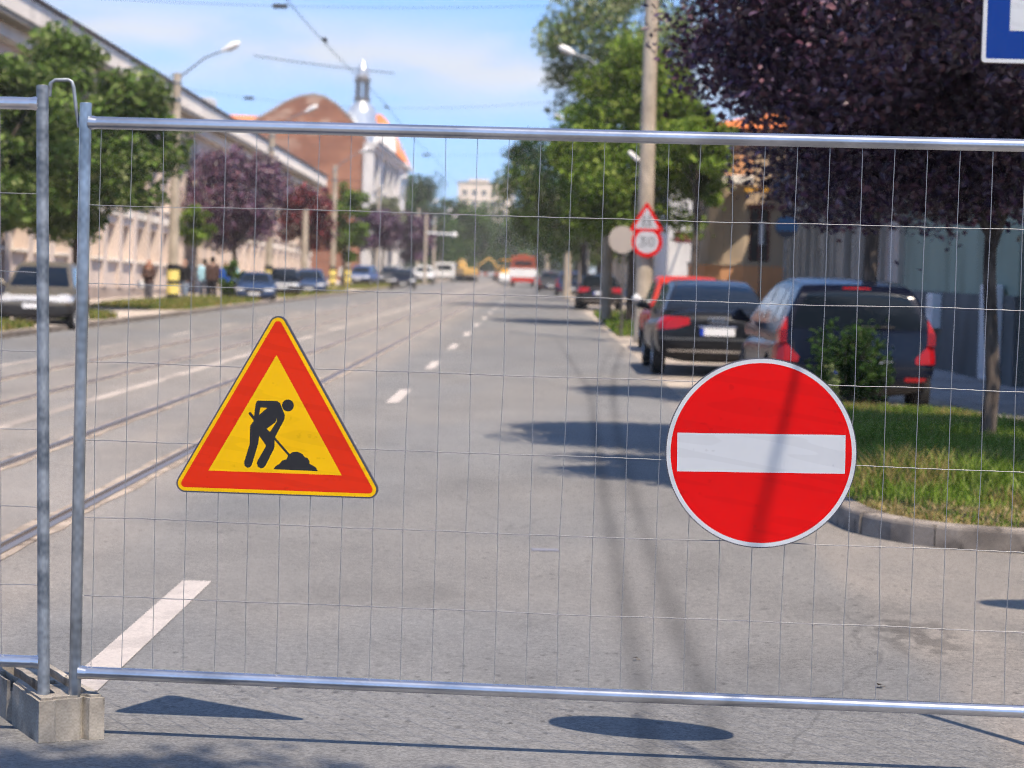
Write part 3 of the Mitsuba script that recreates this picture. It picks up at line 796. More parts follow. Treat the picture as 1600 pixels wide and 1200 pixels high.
def conc_pole(name, label, x, y, z0, h, r0, r1, lean=0.0, arm=None, bands=False, group=None, collar=True):
    t = thing(name, label, 'lamp post' if arm else 'pole', group)
    part(t, 'pole', tube([(x, y, z0 - .2), (x + lean * .5, y, z0 + h / 2), (x + lean, y, z0 + h)], [r0, (r0 + r1) / 2, r1], 20), 'concrete_pole', smooth=40)
    top = np.array([x + lean, y, z0 + h])
    if collar:
        part(t, 'collar', cat_([tube([top - [0, 0, .95], top - [0, 0, .82]], r1 * 1.25, 16), tube([top - [0, 0, .35], top - [0, 0, .28]], r1 * 1.3, 16)]), 'old_galvanised', smooth=40)
    if arm:
        a = np.asarray(arm, float)
        part(t, 'arm', tube([top - [0, 0, .7], top + [np.sign(a[0]) * .12, 0, -.1], top + a * .45 + [0, 0, .06], top + a * .74], [.035, .035, .03, .028], 10), 'old_galvanised', smooth=True)
        lamp_head(t, top + a, top + a * .74)
    if bands:
        zz = z0
        for k, (hh, mt) in enumerate(((.26, 'paint_yellow_band'), (.15, 'sign_black'), (.32, 'paint_yellow_band'), (.13, 'sign_black'), (.34, 'paint_yellow_band'), (.20, 'sign_black'))):
            part(t, 'band', tube([(x, y, zz), (x, y, zz + hh)], r0 * 1.12 + .006 * (k % 2 == 0), 16), mt, smooth=40); zz += hh
    return t


principled('paint_yellow_band', (.82, .68, .20), .6)
G_L = 'concrete lamp poles along the left pavement'
conc_pole('lamp_post', 'concrete lamp pole with yellow and black bands, nearest on the left', -12.15, 77, .0, 7.75, .185, .13, 0.0, (2.0, 0, 1.05), True, G_L)
conc_pole('lamp_post', 'second concrete lamp pole on the left with yellow and black bands, beside the blue cars', -12.2, 105, .0, 7.6, .18, .13, 0.0, (2.0, 0, 1.1), True, G_L)
conc_pole('lamp_post', 'third concrete lamp pole on the left in front of the brick gable', -12.3, 139, 0, 7.5, .18, .13, 0, (2.0, 0, 1.1), True, G_L)
conc_pole('lamp_post', 'lamp pole in front of the white corner house', -12.3, 178, 0, 7.6, .18, .13, 0, (2.1, 0, .9), False, G_L)
conc_pole('lamp_post', 'small far lamp pole, leftmost of the three heads against the trees', -12.0, 232, 0, 7.4, .18, .13, 0, (1.9, 0, .9), False, G_L)
conc_pole('lamp_post', 'small far lamp pole, middle of the three heads against the trees', -12.0, 268, 0, 7.4, .18, .13, 0, (1.9, 0, .9), False, G_L)
conc_pole('lamp_post', 'small far lamp pole, rightmost of the three heads against the trees', -12.2, 292, 0, 7.2, .18, .13, 0, (1.9, 0, .9), False, G_L)
for k, (x, y, h) in enumerate(((-11.9, 118, 4.3), (-12.3, 150, 3.9))):
    conc_pole('utility_pole', ['short tan utility pole in front of the purple trees on the left', 'short tan pole with a yellow sleeve beyond the blue cars'][k], x, y, 0, h, .19, .14, collar=False, bands=bool(k))
conc_pole('tram_mast', 'tall thick concrete mast in front of the trees on the right, carrying two road signs', 2.37, 51, 0, 9.6, .20, .13, -.02, None)
conc_pole('lamp_post', 'concrete lamp pole on the right whose head hangs in front of the linden tree', 2.14, 70, 0, 7.6, .175, .13, -.05, (-1.55, 0, .68))
conc_pole('lamp_post', 'farther lamp pole on the right with a white head above the lime green tree', 2.1, 100, 0, 7.4, .17, .13, 0, (-1.5, 0, .85))
conc_pole('lamp_post', 'far lamp pole on the right above the parked cars', 1.9, 150, 0, 7.2, .17, .13, 0, (-1.8, 0, .8))
conc_pole('limewashed_post', 'tan concrete post at the road edge beside the dark parked car, right of the pair', 2.2, 112, 0, 2.0, .19, .17, collar=False)
conc_pole('limewashed_post', 'tan concrete post at the road edge, left and farther of the pair', 1.75, 132, 0, 2.6, .22, .20, collar=False)
for k, (x, y) in enumerate(((1.25, 262), (1.2, 300), (1.1, 345), (.9, 395))):
    conc_pole('lamp_post', ['nearest', 'second', 'third', 'farthest'][k] + ' of the pale thin lamp posts right of the far truck', x, y, 0, 7.0, .15, .11, 0, (-1.6, 0, .7), group='pale lamp posts far down the right side')
t = thing('signal_mast', 'pale mast with a long horizontal arm and round lamp over the far left lane', 'mast')
part(t, 'pole', tube([(-9.7, 200, 0), (-9.7, 200, 6.1)], [.15, .12], 14), 'concrete_pole', smooth=40); part(t, 'arm', tube([(-9.7, 200, 4.5), (-7.3, 200, 4.42)], .09, 10), 'plate_white', smooth=40); part(t, 'lamp', tm(hull_sph([(-7.2, 199.9, 4.4, .24), (-7.2, 200.1, 4.4, .24)], 14)), 'white_lamp', smooth=50)
r = np.random.default_rng(91)
t = thing('shadow_patch', 'flat blue grey sheet painted as a small shadow on the road between the two signs', 'painted_shadow')
part(t, 'sheet', place(box(-.075, .075, -.05, .05, .001, .005, .0015), .09, 12.7, 0, .1), 'shadow_grey')  # thin sheet whose colour stands in for a small overhead shadow on the asphalt
for k, (x, y) in enumerate(((.44, 9.15), (-.9, 8.3), (1.35, 8.7))):
    m, c = leaf_mesh(np.array([[0, 0, .012]]), .035, r, [(.05, .035, .02)], up=3.0)
    q = thing('dry_leaf', ['small dark dry leaf on the road in the tyre marks', 'small dry leaf on the road below the triangular sign', 'small dry leaf on the road below the round sign'][k], 'leaf')
    part(q, 'blade', place(m, x, y), 'leaf', color=c); part(q, 'stalk', place(tube([(0, 0, .006), (.02, .01, .005)], .0012, 5), x, y), 'bark_tan')
t = thing('wall_lamp', 'small white floodlight on a bracket at the left of the tall mast', 'lamp')
part(t, 'shell', tm(hull_sph([(1.98, 50.9, 3.80 + .38, .05), (2.14, 50.9, 3.66 + .38, .05)], 12)), 'white_lamp', smooth=50)
part(t, 'bracket', tube([(2.14, 50.92, 4.02), (2.28, 50.95, 3.96)], .02, 8), 'old_galvanised')
# signs on the mast
t = thing('warning_sign', 'small white triangular warning sign with a red border at the top of the mast signs', 'traffic sign')
tri = rounded(Polygon([(-.39, -.30), (.39, -.30), (0, .375)]), .04)
x, y, z = 2.38, 50.70, 2.76
part(t, 'backing', faced(ex(tri, -.015, 0), x, y, z), 'sign_back'); part(t, 'red_border', faced(ex(tri, 0, .002), x, y, z), 'sign_red')
part(t, 'white_field', faced(ex(rounded(Polygon([(-.265, -.235), (.265, -.235), (0, .225)]), .015), .0, .005), x, y, z), 'sign_white')
fig = unary_union([affinity.translate(unary_union([Point(0, .085).buffer(.027), Polygon([(-.03, .05), (.035, .05), (.02, -.03), (.05, -.15), (.02, -.15), (0, -.06), (-.03, -.15), (-.055, -.15), (-.02, -.03)])]), s, -.05) for s in (-.06, .06)])
part(t, 'symbol', faced(ex(fig, .005, .007), x, y, z), 'sign_grey')
part(t, 'clamp', box(x - .22, x + .22, y + .02, y + .08, z - .02, z + .02), 'old_galvanised')
t = thing('speed_limit_sign', 'round 30 speed limit sign with a red ring below the warning sign on the mast', 'traffic sign')
z = 2.235; x = 2.40
part(t, 'backing', faced(ex(Point(0, 0).buffer(.34), -.015, 0), x, y, z), 'sign_back')
part(t, 'red_ring', faced(ex(Point(0, 0).buffer(.34).difference(Point(0, 0).buffer(.25)), 0, .002), x, y, z), 'sign_red')
part(t, 'white_field', faced(ex(Point(0, 0).buffer(.252), 0, .0015), x, y, z), 'sign_white')
part(t, 'number', faced(txt('30', .20, .0015, .004), x, y, z), 'sign_grey')
part(t, 'clamp', box(x - .22, x + .22, y + .02, y + .08, z - .02, z + .02), 'old_galvanised')
t = thing('sign_back_disc', 'round tan back of a traffic sign on a thin post left of the mast', 'traffic sign')
part(t, 'disc', faced(ex(Point(0, 0).buffer(.325), -.01, .01), 2.02, 55, 2.33), 'sign_back')
part(t, 'post', tube([(2.06, 55.05, 0), (2.06, 55.05, 2.5)], .03, 10), 'gutter_dark')
t = thing('mandatory_sign', 'round blue traffic sign on a grey post before the beige house on the right', 'traffic sign')
part(t, 'disc', faced(ex(Point(0, 0).buffer(.30), -.01, .01), 6.45, 60, 2.86), 'sign_rim')
part(t, 'blue_field', faced(ex(Point(0, 0).buffer(.28).intersection(sbox(-1, -.12, 1, 1)), .01, .013), 6.45, 60, 2.86), 'sign_blue_pale')
part(t, 'post', tube([(6.45, 60.05, 0), (6.45, 60.05, 3.1)], .035, 10), 'old_galvanised')
principled('sign_blue_pale', (.05, .17, .34), .4)

# ------------------------------------------------------------------ overhead wires
t = thing('contact_wire', 'long overhead tram wire running down the road across the sky', 'overhead wire')
pts = [(-4.15, Y, 5.86 - .12 * (1 - ((Y % 30) / 15 - 1) ** 2)) for Y in np.arange(12, 330, 5.0)]
part(t, 'wire', tube(pts, .008, 6), 'cable', smooth=True)
for Y, z in ((29.5, 5.6), (62, 5.7), (44, 5.65)):
    part(t, 'insulator', tm(hull_sph([(-4.15, Y - .1, 5.80, .045), (-4.15, Y + .1, 5.80, .045)], 10)), 'cable')


def span(label, a, b, sag, r=.0055, ins=()):
    t = thing('span_wire', label, 'overhead wire', 'cross wires over the road')
    a, b = np.asarray(a, float), np.asarray(b, float); s = np.linspace(0, 1, 21)[:, None]
    p = a + (b - a) * s - np.c_[s * 0, s * 0, 4 * sag * s * (1 - s)]
    part(t, 'wire', tube(p, r, 6), 'cable', smooth=True)
    for f in ins:
        q = a + (b - a) * f - [0, 0, 4 * sag * f * (1 - f)]
        part(t, 'insulator', tm(hull_sph([(*(q - [.12, 0, 0]), .05), (*(q + [.12, 0, 0]), .05)], 10)), 'cable')


span('thin cross wire highest in the sky at the top picture edge', (-12.15, 48, 7.05), (2.35, 51, 7.5), .25, ins=(.45,))
span('cross wire from the first left lamp pole towards the right', (-12.15, 77, 7.3), (2.1, 70, 6.9), .55, ins=(.18,))
span('short dark bracket wire at the tram wire above the brick gable', (-8.0, 64, 7.25), (-4.15, 65, 6.95), .03, .015)
span('lowest cross wire above the white corner house', (-12.2, 105, 7.2), (2.1, 100, 7.0), .6, ins=(.5,))

# ------------------------------------------------------------------ cars
def loft(rings):
    R = np.array(rings); k, n, _ = R.shape; V = R.reshape(-1, 3); F = []
    for i in range(k - 1):
        for j in range(n):
            a, b, c, d = i * n + j, i * n + (j + 1) % n, (i + 1) * n + (j + 1) % n, (i + 1) * n + j
            F += [(a, c, b), (a, d, c)]
    V = np.vstack([V, R[0].mean(0), R[-1].mean(0)]); c0, c1 = k * n, k * n + 1
    for j in range(n):
        F += [(c0, j, (j + 1) % n), (c1, (k - 1) * n + (j + 1) % n, (k - 1) * n + j)]
    m = trimesh.Trimesh(V, F, process=False)
    if m.volume < 0: m.invert()
    return man(m)


def smooth_st(st, n):
    st = np.array(st, float); y = st[:, 0]; from scipy.interpolate import PchipInterpolator as PI
    yy = np.unique(np.r_[y, np.linspace(y[0], y[-1], n)])
    return np.c_[yy, np.array([PI(y, st[:, i])(yy) for i in range(1, st.shape[1])]).T]


def lower_body(st, d=0.0, n=28, q=40, p=3.5):
    a = np.linspace(0, 2 * np.pi, q, endpoint=False) + .01; rings = []
    for y, w, z0, z1 in smooth_st(st, n):
        cz, hz = (z0 + z1) / 2, (z1 - z0) / 2 + d; w = w + d
        cx, sx_ = np.cos(a), np.sin(a)
        x = w * np.sign(cx) * np.abs(cx) ** (2 / p); z = cz + hz * np.sign(sx_) * np.abs(sx_) ** (2 / p)
        tum = 1 - .06 * np.clip((z - cz) / hz, 0, 1) ** 2 - .04 * np.clip((cz - z) / hz, 0, 1) ** 2
        rings.append(np.c_[x * tum, np.full(q, y + d * np.sign(y) * (abs(y) > 1.6)), z])
    return loft(rings)


def greenhouse(st, wb, wr, zb, zr, d=0.0, n=26):
    rings = []
    for y, zt in smooth_st(st, n):
        zt = max(zt, zb + .015) + d; f = np.clip((zt - zb) / (zr - zb), 0, 1); w = wb + (wr - wb) * f + d; b = wb + d; rr = min(.07, (zt - zb) * .45)
        h = [(b, zb - .12), (b, zb), (w + (b - w) * rr / max(zt - zb, .02), zt - rr), (w - .012, zt - rr * .35), (w - .05, zt), (w * .55, zt + .014 * f), (0, zt + .02 * f)]
        pts = h + [(-x, z) for x, z in h[-2::-1]]
        rings.append([(x, y, z) for x, z in pts])
    return loft(rings)


def prism_axis(poly, axis, a, b):
    m = prism(Polygon(poly) if not hasattr(poly, 'area') else poly, b - a)
    v = np.asarray(m.vertices).copy(); v[:, 2] += a
    if axis == 'x': v = v[:, [2, 0, 1]]          # polygon in (y, z), extruded along x
    else: v = np.c_[v[:, 0], v[:, 2], v[:, 1]]   # polygon in (x, z), extruded along y
    m.vertices = v
    if m.volume < 0: m.invert()
    return man(m)


def mir(p): return [(-x, z) for x, z in p][::-1]


def car(name, label, x, y, rz, paint, S, z=0.0, cat='car', group=None, sc=1.0):
    t = thing(name, label, cat, group)
    P = lambda m: place(m, x, y, z, rz, sc)
    lb, gh = lower_body(S['lower']), greenhouse(S['green'], S['wb'], S['wr'], S['zb'], S['zr'])
    lbi, ghi = lower_body(S['lower'], .006), greenhouse(S['green'], S['wb'], S['wr'], S['zb'], S['zr'], .006)
    body, infl = lb + gh, lbi + ghi
    W = max(q[1] for q in S['lower'])
    wells = m3.Manifold()
    for yw in S['axles']:
        for s in (-1, 1):
            c = m3.Manifold.cylinder(.30, S['rw'] + .045, circular_segments=32).rotate((0, 90, 0)).translate((s * W - .15 if s > 0 else -W - .15, yw, S['rw']))
            wells += c
    body = body - wells; infl = infl - wells
    part(t, 'body', P(tm(body)), paint, smooth=38)
    def patch(nm, poly, axis, a, b, mat, src=None):
        m = (src or infl) ^ prism_axis(poly, axis, a, b)
        if m.num_tri() > 0: part(t, nm, P(tm(m)), mat, smooth=30)
    for poly in S.get('side_glass', []):
        for s in (-1, 1):
            patch('side_window', poly, 'x', *((.2, 1.3) if s > 0 else (-1.3, -.2)), 'car_glass', ghi)
    if 'rear_glass' in S: patch('rear_window', S['rear_glass'], 'y', -3, S.get('rg_y', -.4), 'car_glass', ghi)
    if 'screen' in S: patch('windscreen', S['screen'], 'y', S.get('sc_y', .3), 3, 'car_glass', ghi)
    for poly in S.get('tail', []):
        patch('tail_light', poly, 'y', -3, S.get('tail_y', -1.75), 'lamp_red'); patch('tail_light', mir(poly), 'y', -3, S.get('tail_y', -1.75), 'lamp_red')
    for poly in S.get('head', []):
        patch('headlight', poly, 'y', S.get('head_y', 1.5), 3, 'lamp_clear'); patch('headlight', mir(poly), 'y', S.get('head_y', 1.5), 3, 'lamp_clear')
    for nm, poly, fr, mat in S.get('trim', []):
        patch(nm, poly, 'y', *((1.2, 3) if fr else (-3, -1.2)), mat, lbi if nm != 'spoiler' else infl)
    if 'skirt' in S: patch('sill_trim', [(-3, -.1), (3, -.1), (3, S['skirt']), (-3, S['skirt'])], 'x', -1.4, 1.4, 'black_plastic', lbi)
    L0, L1 = S['lower'][0][0], S['lower'][-1][0]
    if 'plate_r' in S:
        pz = S['plate_r']; part(t, 'number_plate', P(box(-.26, .26, L0 - .022, L0 + .05, pz - .056, pz + .056, .004)), 'plate_white')
        part(t, 'plate_strip', P(box(-.262, -.205, L0 - .025, L0 + .02, pz - .055, pz + .055)), 'plate_blue')
    if 'plate_f' in S:
        pz = S['plate_f']; part(t, 'number_plate', P(box(-.26, .26, L1 - .05, L1 + .022, pz - .056, pz + .056, .004)), 'plate_white')
    for yw in S['axles']:
        for s in (-1, 1):
            rw = S['rw']; prof = [(.0, -.10), (rw * .62, -.10), (rw * .93, -.10), (rw, -.075), (rw, .075), (rw * .93, .10), (rw * .66, .10), (rw * .64, .085)]
            ty = lathe(prof, 28); rim = lathe([(rw * .64, .05), (rw * .64, .092), (rw * .58, .092), (rw * .55, .06), (rw * .2, .05), (rw * .16, .075), (0, .08)], 28)
            sp = [place(box(-.028, .028, rw * .12, rw * .6, .05, .082, .004), 0, 0, 0, a) for a in np.arange(5) * 2 * np.pi / 5]
            def ori(m):
                m = m.copy(); v = np.asarray(m.vertices); m.vertices = np.c_[s * v[:, 2] + s * (W - .105), v[:, 0] + yw, v[:, 1] + rw]
                if s < 0 or True: trimesh.repair.fix_normals(m)
                return P(m)
            wk = part(t, 'wheel', ori(ty), 'tyre', smooth=40)
            part(wk, 'rim', ori(cat_([rim] + sp)), 'alloy', smooth=30)
    for s in (-1, 1):
        if 'mirror' in S:
            my, mz = S['mirror']; h = hull_sph([(s * (S['wb'] + .04), my, mz, .03), (s * (S['wb'] + .21), my - .02, mz + .05, .06), (s * (S['wb'] + .17), my - .02, mz + .10, .05)], 10)
            part(t, 'wing_mirror', P(tm(h)), S.get('mirror_mat', paint), smooth=50)
    for b in S.get('boxes', []):
        nm, q, mat = b; part(t, nm, P(box(*q, .008)), mat)
    return t


SEDAN = dict(lower=[(-2.45, .64, .46, .80), (-2.42, .80, .36, .93), (-2.32, .885, .27, 1.0), (-2.0, .925, .22, 1.015), (-1, .935, .2, .985), (0, .935, .2, .95), (1, .935, .2, .935), (1.5, .93, .2, .89), (2.1, .89, .22, .80), (2.38, .76, .28, .70), (2.45, .6, .36, .62)],
             green=[(-2.05, 1.0), (-1.7, 1.17), (-1.15, 1.375), (-.6, 1.44), (.2, 1.45), (.6, 1.41), (1.0, 1.2), (1.4, .95)], wb=.83, wr=.60, zb=.93, zr=1.45, axles=(-1.45, 1.48), rw=.335,
             side_glass=[[(-1.42, 1.0), (-1.05, 1.32), (-.45, 1.385), (-.45, .99)], [(-.40, .99), (-.40, 1.385), (.2, 1.39), (.45, 1.375), (.95, 1.15), (1.1, .985)]],
             rear_glass=[(-.69, 1.055), (.69, 1.055), (.535, 1.385), (-.535, 1.385)], rg_y=-.9, screen=[(-.72, 1.0), (.72, 1.0), (.56, 1.38), (-.56, 1.38)],
             tail=[[(-.97, .70), (-.97, .90), (-.80, .915), (-.43, .905), (-.42, .80), (-.62, .735)]], tail_y=-2.1, head=[[(-.9, .58), (-.9, .72), (-.5, .70), (-.48, .60)]],
             trim=[('bumper_line', [(-.86, .565), (.86, .565), (.86, .60), (-.86, .60)], 0, 'paint_grey'), ('chrome_strip', [(-.74, .385), (.74, .385), (.74, .415), (-.74, .415)], 0, 'chrome'), ('bumper_lower', [(-.9, .1), (.9, .1), (.9, .375), (-.9, .375)], 0, 'black_plastic'),
                   ('boot_seam', [(-.78, .93), (.78, .93), (.78, .938), (-.78, .938)], 0, 'black_plastic')],
             plate_r=.69, plate_f=.45, mirror=(.75, .98), skirt=.24,
             boxes=[('plate_light', (-.30, .30, -2.47, -2.40, .762, .782), 'chrome')])
HATCH = dict(lower=[(-2.02, .68, .42, .72), (-2.0, .83, .32, .92), (-1.92, .90, .25, 1.0), (-1.5, .935, .2, 1.0), (-.6, .94, .2, .965), (.5, .94, .2, .945), (1.1, .93, .2, .92), (1.6, .89, .22, .84), (1.9, .76, .28, .74), (2.0, .6, .36, .64)],
             green=[(-2.0, .96), (-1.985, 1.03), (-1.90, 1.33), (-1.78, 1.455), (-1.3, 1.51), (-.3, 1.535), (.3, 1.50), (.7, 1.38), (1.4, .97)], wb=.88, wr=.61, zb=.93, zr=1.53, axles=(-1.28, 1.22), rw=.315,
             side_glass=[[(-1.55, 1.04), (-1.42, 1.36), (-1.05, 1.40), (-.95, 1.02)], [(-.88, 1.01), (-.95, 1.405), (-.15, 1.43), (-.15, .995)], [(-.10, .995), (-.10, 1.43), (.25, 1.41), (.62, 1.29), (1.0, 1.0)]],
             rear_glass=[(-.74, .985), (.74, .985), (.68, 1.18), (.565, 1.375), (.3, 1.40), (-.3, 1.40), (-.565, 1.375), (-.68, 1.18)], rg_y=-1.6, screen=[(-.76, 1.0), (.76, 1.0), (.6, 1.42), (-.6, 1.42)],
             tail=[[(-.97, .60), (-.97, .80), (-.925, 1.0), (-.865, 1.12), (-.80, 1.10), (-.80, .80), (-.66, .66), (-.67, .60)]], tail_y=-1.72, head=[[(-.9, .62), (-.9, .80), (-.45, .70), (-.48, .60)]],
             trim=[('handle_bar', [(-.40, .60), (.40, .60), (.40, .635), (-.40, .635)], 0, 'chrome'), ('bumper_seam', [(-.92, .545), (.92, .545), (.92, .556), (-.92, .556)], 0, 'black_plastic'), ('tailgate_seam', [(-.700, .56), (-.688, .56), (-.74, .97), (-.752, .97)], 0, 'black_plastic'), ('tailgate_seam', [(.688, .56), (.700, .56), (.752, .97), (.74, .97)], 0, 'black_plastic'), ('plate_recess', [(-.40, .40), (.40, .40), (.36, .53), (-.36, .53)], 0, 'black_plastic'), ('reflector', [(.55, .40), (.80, .40), (.80, .445), (.55, .445)], 0, 'lamp_red'), ('reflector', [(-.80, .40), (-.55, .40), (-.55, .445), (-.80, .445)], 0, 'lamp_red'), ('bumper_lower', [(-.9, .1), (.9, .1), (.9, .36), (-.9, .36)], 0, 'black_plastic')],
             plate_r=.465, mirror=(.72, 1.0), skirt=.26, boxes=[('wiper', (-.02, .42, -2.015, -1.985, 1.0, 1.02), 'black_plastic'), ('brake_light', (-.16, .16, -1.835, -1.79, 1.425, 1.45), 'lamp_red')])
SUVS = dict(lower=[(-2.2, .70, .48, .85), (-2.15, .85, .38, 1.02), (-1.9, .90, .30, 1.06), (0, .91, .28, 1.02), (1.0, .91, .28, 1.0), (1.5, .90, .28, .97), (2.0, .86, .30, .90), (2.16, .78, .34, .82), (2.2, .64, .40, .74)],
            green=[(-2.1, 1.05), (-1.95, 1.45), (-1.7, 1.60), (-.2, 1.64), (.25, 1.60), (.6, 1.42), (1.15, 1.02)], wb=.83, wr=.64, zb=.98, zr=1.64, axles=(-1.35, 1.33), rw=.36,
            side_glass=[[(-1.7, 1.08), (-1.6, 1.48), (-.95, 1.51), (-.95, 1.07)], [(-.9, 1.06), (-.9, 1.515), (-.15, 1.52), (-.15, 1.05)], [(-.1, 1.05), (-.1, 1.52), (.2, 1.5), (.5, 1.36), (.85, 1.05)]],
            screen=[(-.73, 1.06), (.73, 1.06), (.57, 1.54), (-.57, 1.54)], sc_y=.2, rear_glass=[(-.7, 1.08), (.7, 1.08), (.58, 1.5), (-.58, 1.5)], rg_y=-1.6,
            tail=[[(-.95, .8), (-.95, 1.1), (-.75, 1.1), (-.75, .8)]], tail_y=-1.9, head=[[(-.92, .70), (-.92, .90), (-.60, .885), (-.50, .82), (-.52, .71)]], head_y=1.6,
            trim=[('grille', [(-.50, .71), (.50, .71), (.52, .86), (-.52, .86)], 1, 'lamp_clear'), ('grille_slot', [(-.48, .70), (.48, .70), (.48, .735), (-.48, .735)], 1, 'black_plastic'), ('bumper', [(-1, .1), (1, .1), (1, .62), (-1, .62)], 1, 'black_plastic')],
            plate_f=.60, mirror=(.72, 1.08), skirt=.42)
SUVR = dict(SUVS, tail=[[(-.95, .75), (-.95, 1.12), (-.78, 1.12), (-.74, .75)]], mirror_mat='plate_white', plate_r=.7); SUVR.pop('plate_f')
SUVR['trim'] = [('bumper', [(-1, .1), (1, .1), (1, .5), (-1, .5)], 0, 'black_plastic'), ('roof_spoiler', [(-.5, 1.56), (.5, 1.56), (.5, 1.6), (-.5, 1.6)], 0, 'paint_red')]
SED_F = dict(SEDAN); SED_F.pop('boxes'); SED_F['trim'] = [('grille', [(-.42, .48), (.42, .48), (.46, .66), (-.46, .66)], 1, 'black_plastic'), ('bumper_lower', [(-.9, .1), (.9, .1), (.9, .32), (-.9, .32)], 1, 'black_plastic')]
HAT_F = dict(HATCH); HAT_F.pop('plate_r'); HAT_F['plate_f'] = .42; HAT_F['trim'] = [('grille', [(-.38, .46), (.38, .46), (.40, .60), (-.40, .60)], 1, 'black_plastic'), ('bumper_lower', [(-.9, .1), (.9, .1), (.9, .34), (-.9, .34)], 1, 'black_plastic')]

sd = car('parked_car', 'dark graphite saloon parked on the right, seen from behind with wide red tail lights', 2.74, 34.6 + 2.45, 0, 'paint_graphite', SEDAN, group=None)
for k in range(4):
    rg = trimesh.creation.torus(.043, .0065, 20, 8); m = rg.copy(); v = np.asarray(m.vertices); m.vertices = np.c_[v[:, 0] - .099 + .066 * k, v[:, 2], v[:, 1]]; trimesh.repair.fix_normals(m)
    part(sd, 'emblem_ring', place(m, 2.74, 34.6 - .005, .865), 'chrome')
car('parked_car', 'red car parked directly ahead of the graphite saloon, only its roof and left flank showing', 2.98, 44.6 + 2.2, 0, 'paint_red', SUVR, sc=.91)
car('parked_car', 'dark blue hatchback behind the bush and tree on the right, nearest of the cars', 3.60, 26.1 + 2.02, math.radians(1.5), 'paint_navy', HATCH)
car('parked_car', 'beige off-road car with bright grille facing us on the left verge', -10.64, 47.9 + 2.0, math.pi + .085, 'paint_beige', SUVS, z=-.02, sc=.87)
car('parked_car', 'dark blue saloon facing us beside the striped pole, foremost of three on the left', -10.75, 86.5 + 2.0, math.pi + .08, 'paint_blue', SED_F, sc=.80)
car('parked_car', 'dark car facing us, middle of the three dark ones beyond the striped pole', -11.0, 98.5 + 2.0, math.pi + .07, 'paint_graphite', SUVS, sc=.80)
car('parked_car', 'dark blue car facing us with a white plate, rearmost of the three dark ones', -10.9, 109 + 2.0, math.pi + .06, 'paint_blue', HAT_F, sc=.84)
car('parked_car', 'light blue estate car parked on the left verge beyond the yellow sleeved pole', -12.5, 166, math.pi - .12, 'paint_lightblue', SUVS, sc=.92)
car('parked_car', 'silver blue car half hidden behind the light blue estate', -11.2, 178, math.pi, 'paint_grey', HAT_F)
car('driving_car', 'dark car with a white roof and bright headlights driving towards us on the left lane', -9.0, 156, math.pi + .05, 'paint_navy', dict(HAT_F, boxes=[('roof_panel', (-.5, .5, -1.2, .2, 1.50, 1.565), 'paint_white')], head=[[(-.92, .56), (-.92, .82), (-.52, .76), (-.5, .58)]]), sc=.92)
car('parked_van', 'white van parked far down the left verge', -10.0, 205, math.pi, 'paint_white', SUVS, cat='van')
car('parked_car', 'dark car with red tail lights behind the lamp pole on the right, under the trees', 2.55, 92 + 2.4, 0, 'paint_graphite', SEDAN, z=0)
for k, (X, Y, pm, lb) in enumerate(((1.0, 165, 'paint_grey', 'dark grey car parked beyond the truck, left of the limewashed posts'), (1.1, 178, 'paint_navy', 'navy car parked in the far row on the right'), (2.1, 142, 'paint_blue', 'blue car parked between the limewashed posts'), (1.3, 200, 'paint_white', 'pale car farthest in the row on the right'))):
    car('parked_car', lb, X, Y, 0, pm, HATCH, group=None)

# truck seen from behind
t = thing('flatbed_truck', 'orange truck with a white tailboard driving away down the road', 'truck')
X, Y = -1.22, 203
for nm, q, mat in (('bumper', (-1.05, 1.05, 0, .25, .45, .85), 'paint_red'), ('tailboard', (-1.25, 1.25, .0, .12, .88, 1.62), 'paint_white'), ('side_board', (-1.25, -1.19, .12, 4.2, .88, 1.62), 'paint_white'), ('side_board', (1.19, 1.25, .12, 4.2, .88, 1.62), 'paint_white'), ('load_bed', (-1.19, 1.19, .12, 4.2, .80, .92), 'paint_grey'),
                  ('cab', (-1.08, 1.08, 4.3, 6.0, .6, 2.75), 'paint_orange'), ('rear_window', (-.8, .8, 4.24, 4.3, 1.95, 2.3), 'car_glass'), ('chassis', (-.5, .5, .1, 6.0, .5, .8), 'black_plastic'),
                  ('tail_light', (-1.0, -.75, -.03, .02, .55, .72), 'lamp_red'), ('tail_light', (.75, 1.0, -.03, .02, .55, .72), 'lamp_red'), ('headboard', (-1.2, 1.2, 4.2, 4.26, .9, 1.9), 'paint_orange'), ('beacon_bar', (-.5, .5, 4.9, 5.1, 2.75, 2.9), 'paint_orange')):
    part(t, nm, place(box(*q, .03 if q[1] - q[0] > .2 and q[3] - q[2] > .2 else .008), X, Y), mat)
for s in (-1, 1):
    for yy in (.9, 4.9):
        w = lathe([(0, -.14), (.36, -.14), (.42, -.11), (.42, .11), (.36, .14), (0, .14)], 22); v = np.asarray(w.vertices); w.vertices = np.c_[v[:, 2] + s * .88, v[:, 0] + yy, v[:, 1] + .42]
        part(t, 'wheel', place(w, X, Y), 'tyre', smooth=40)

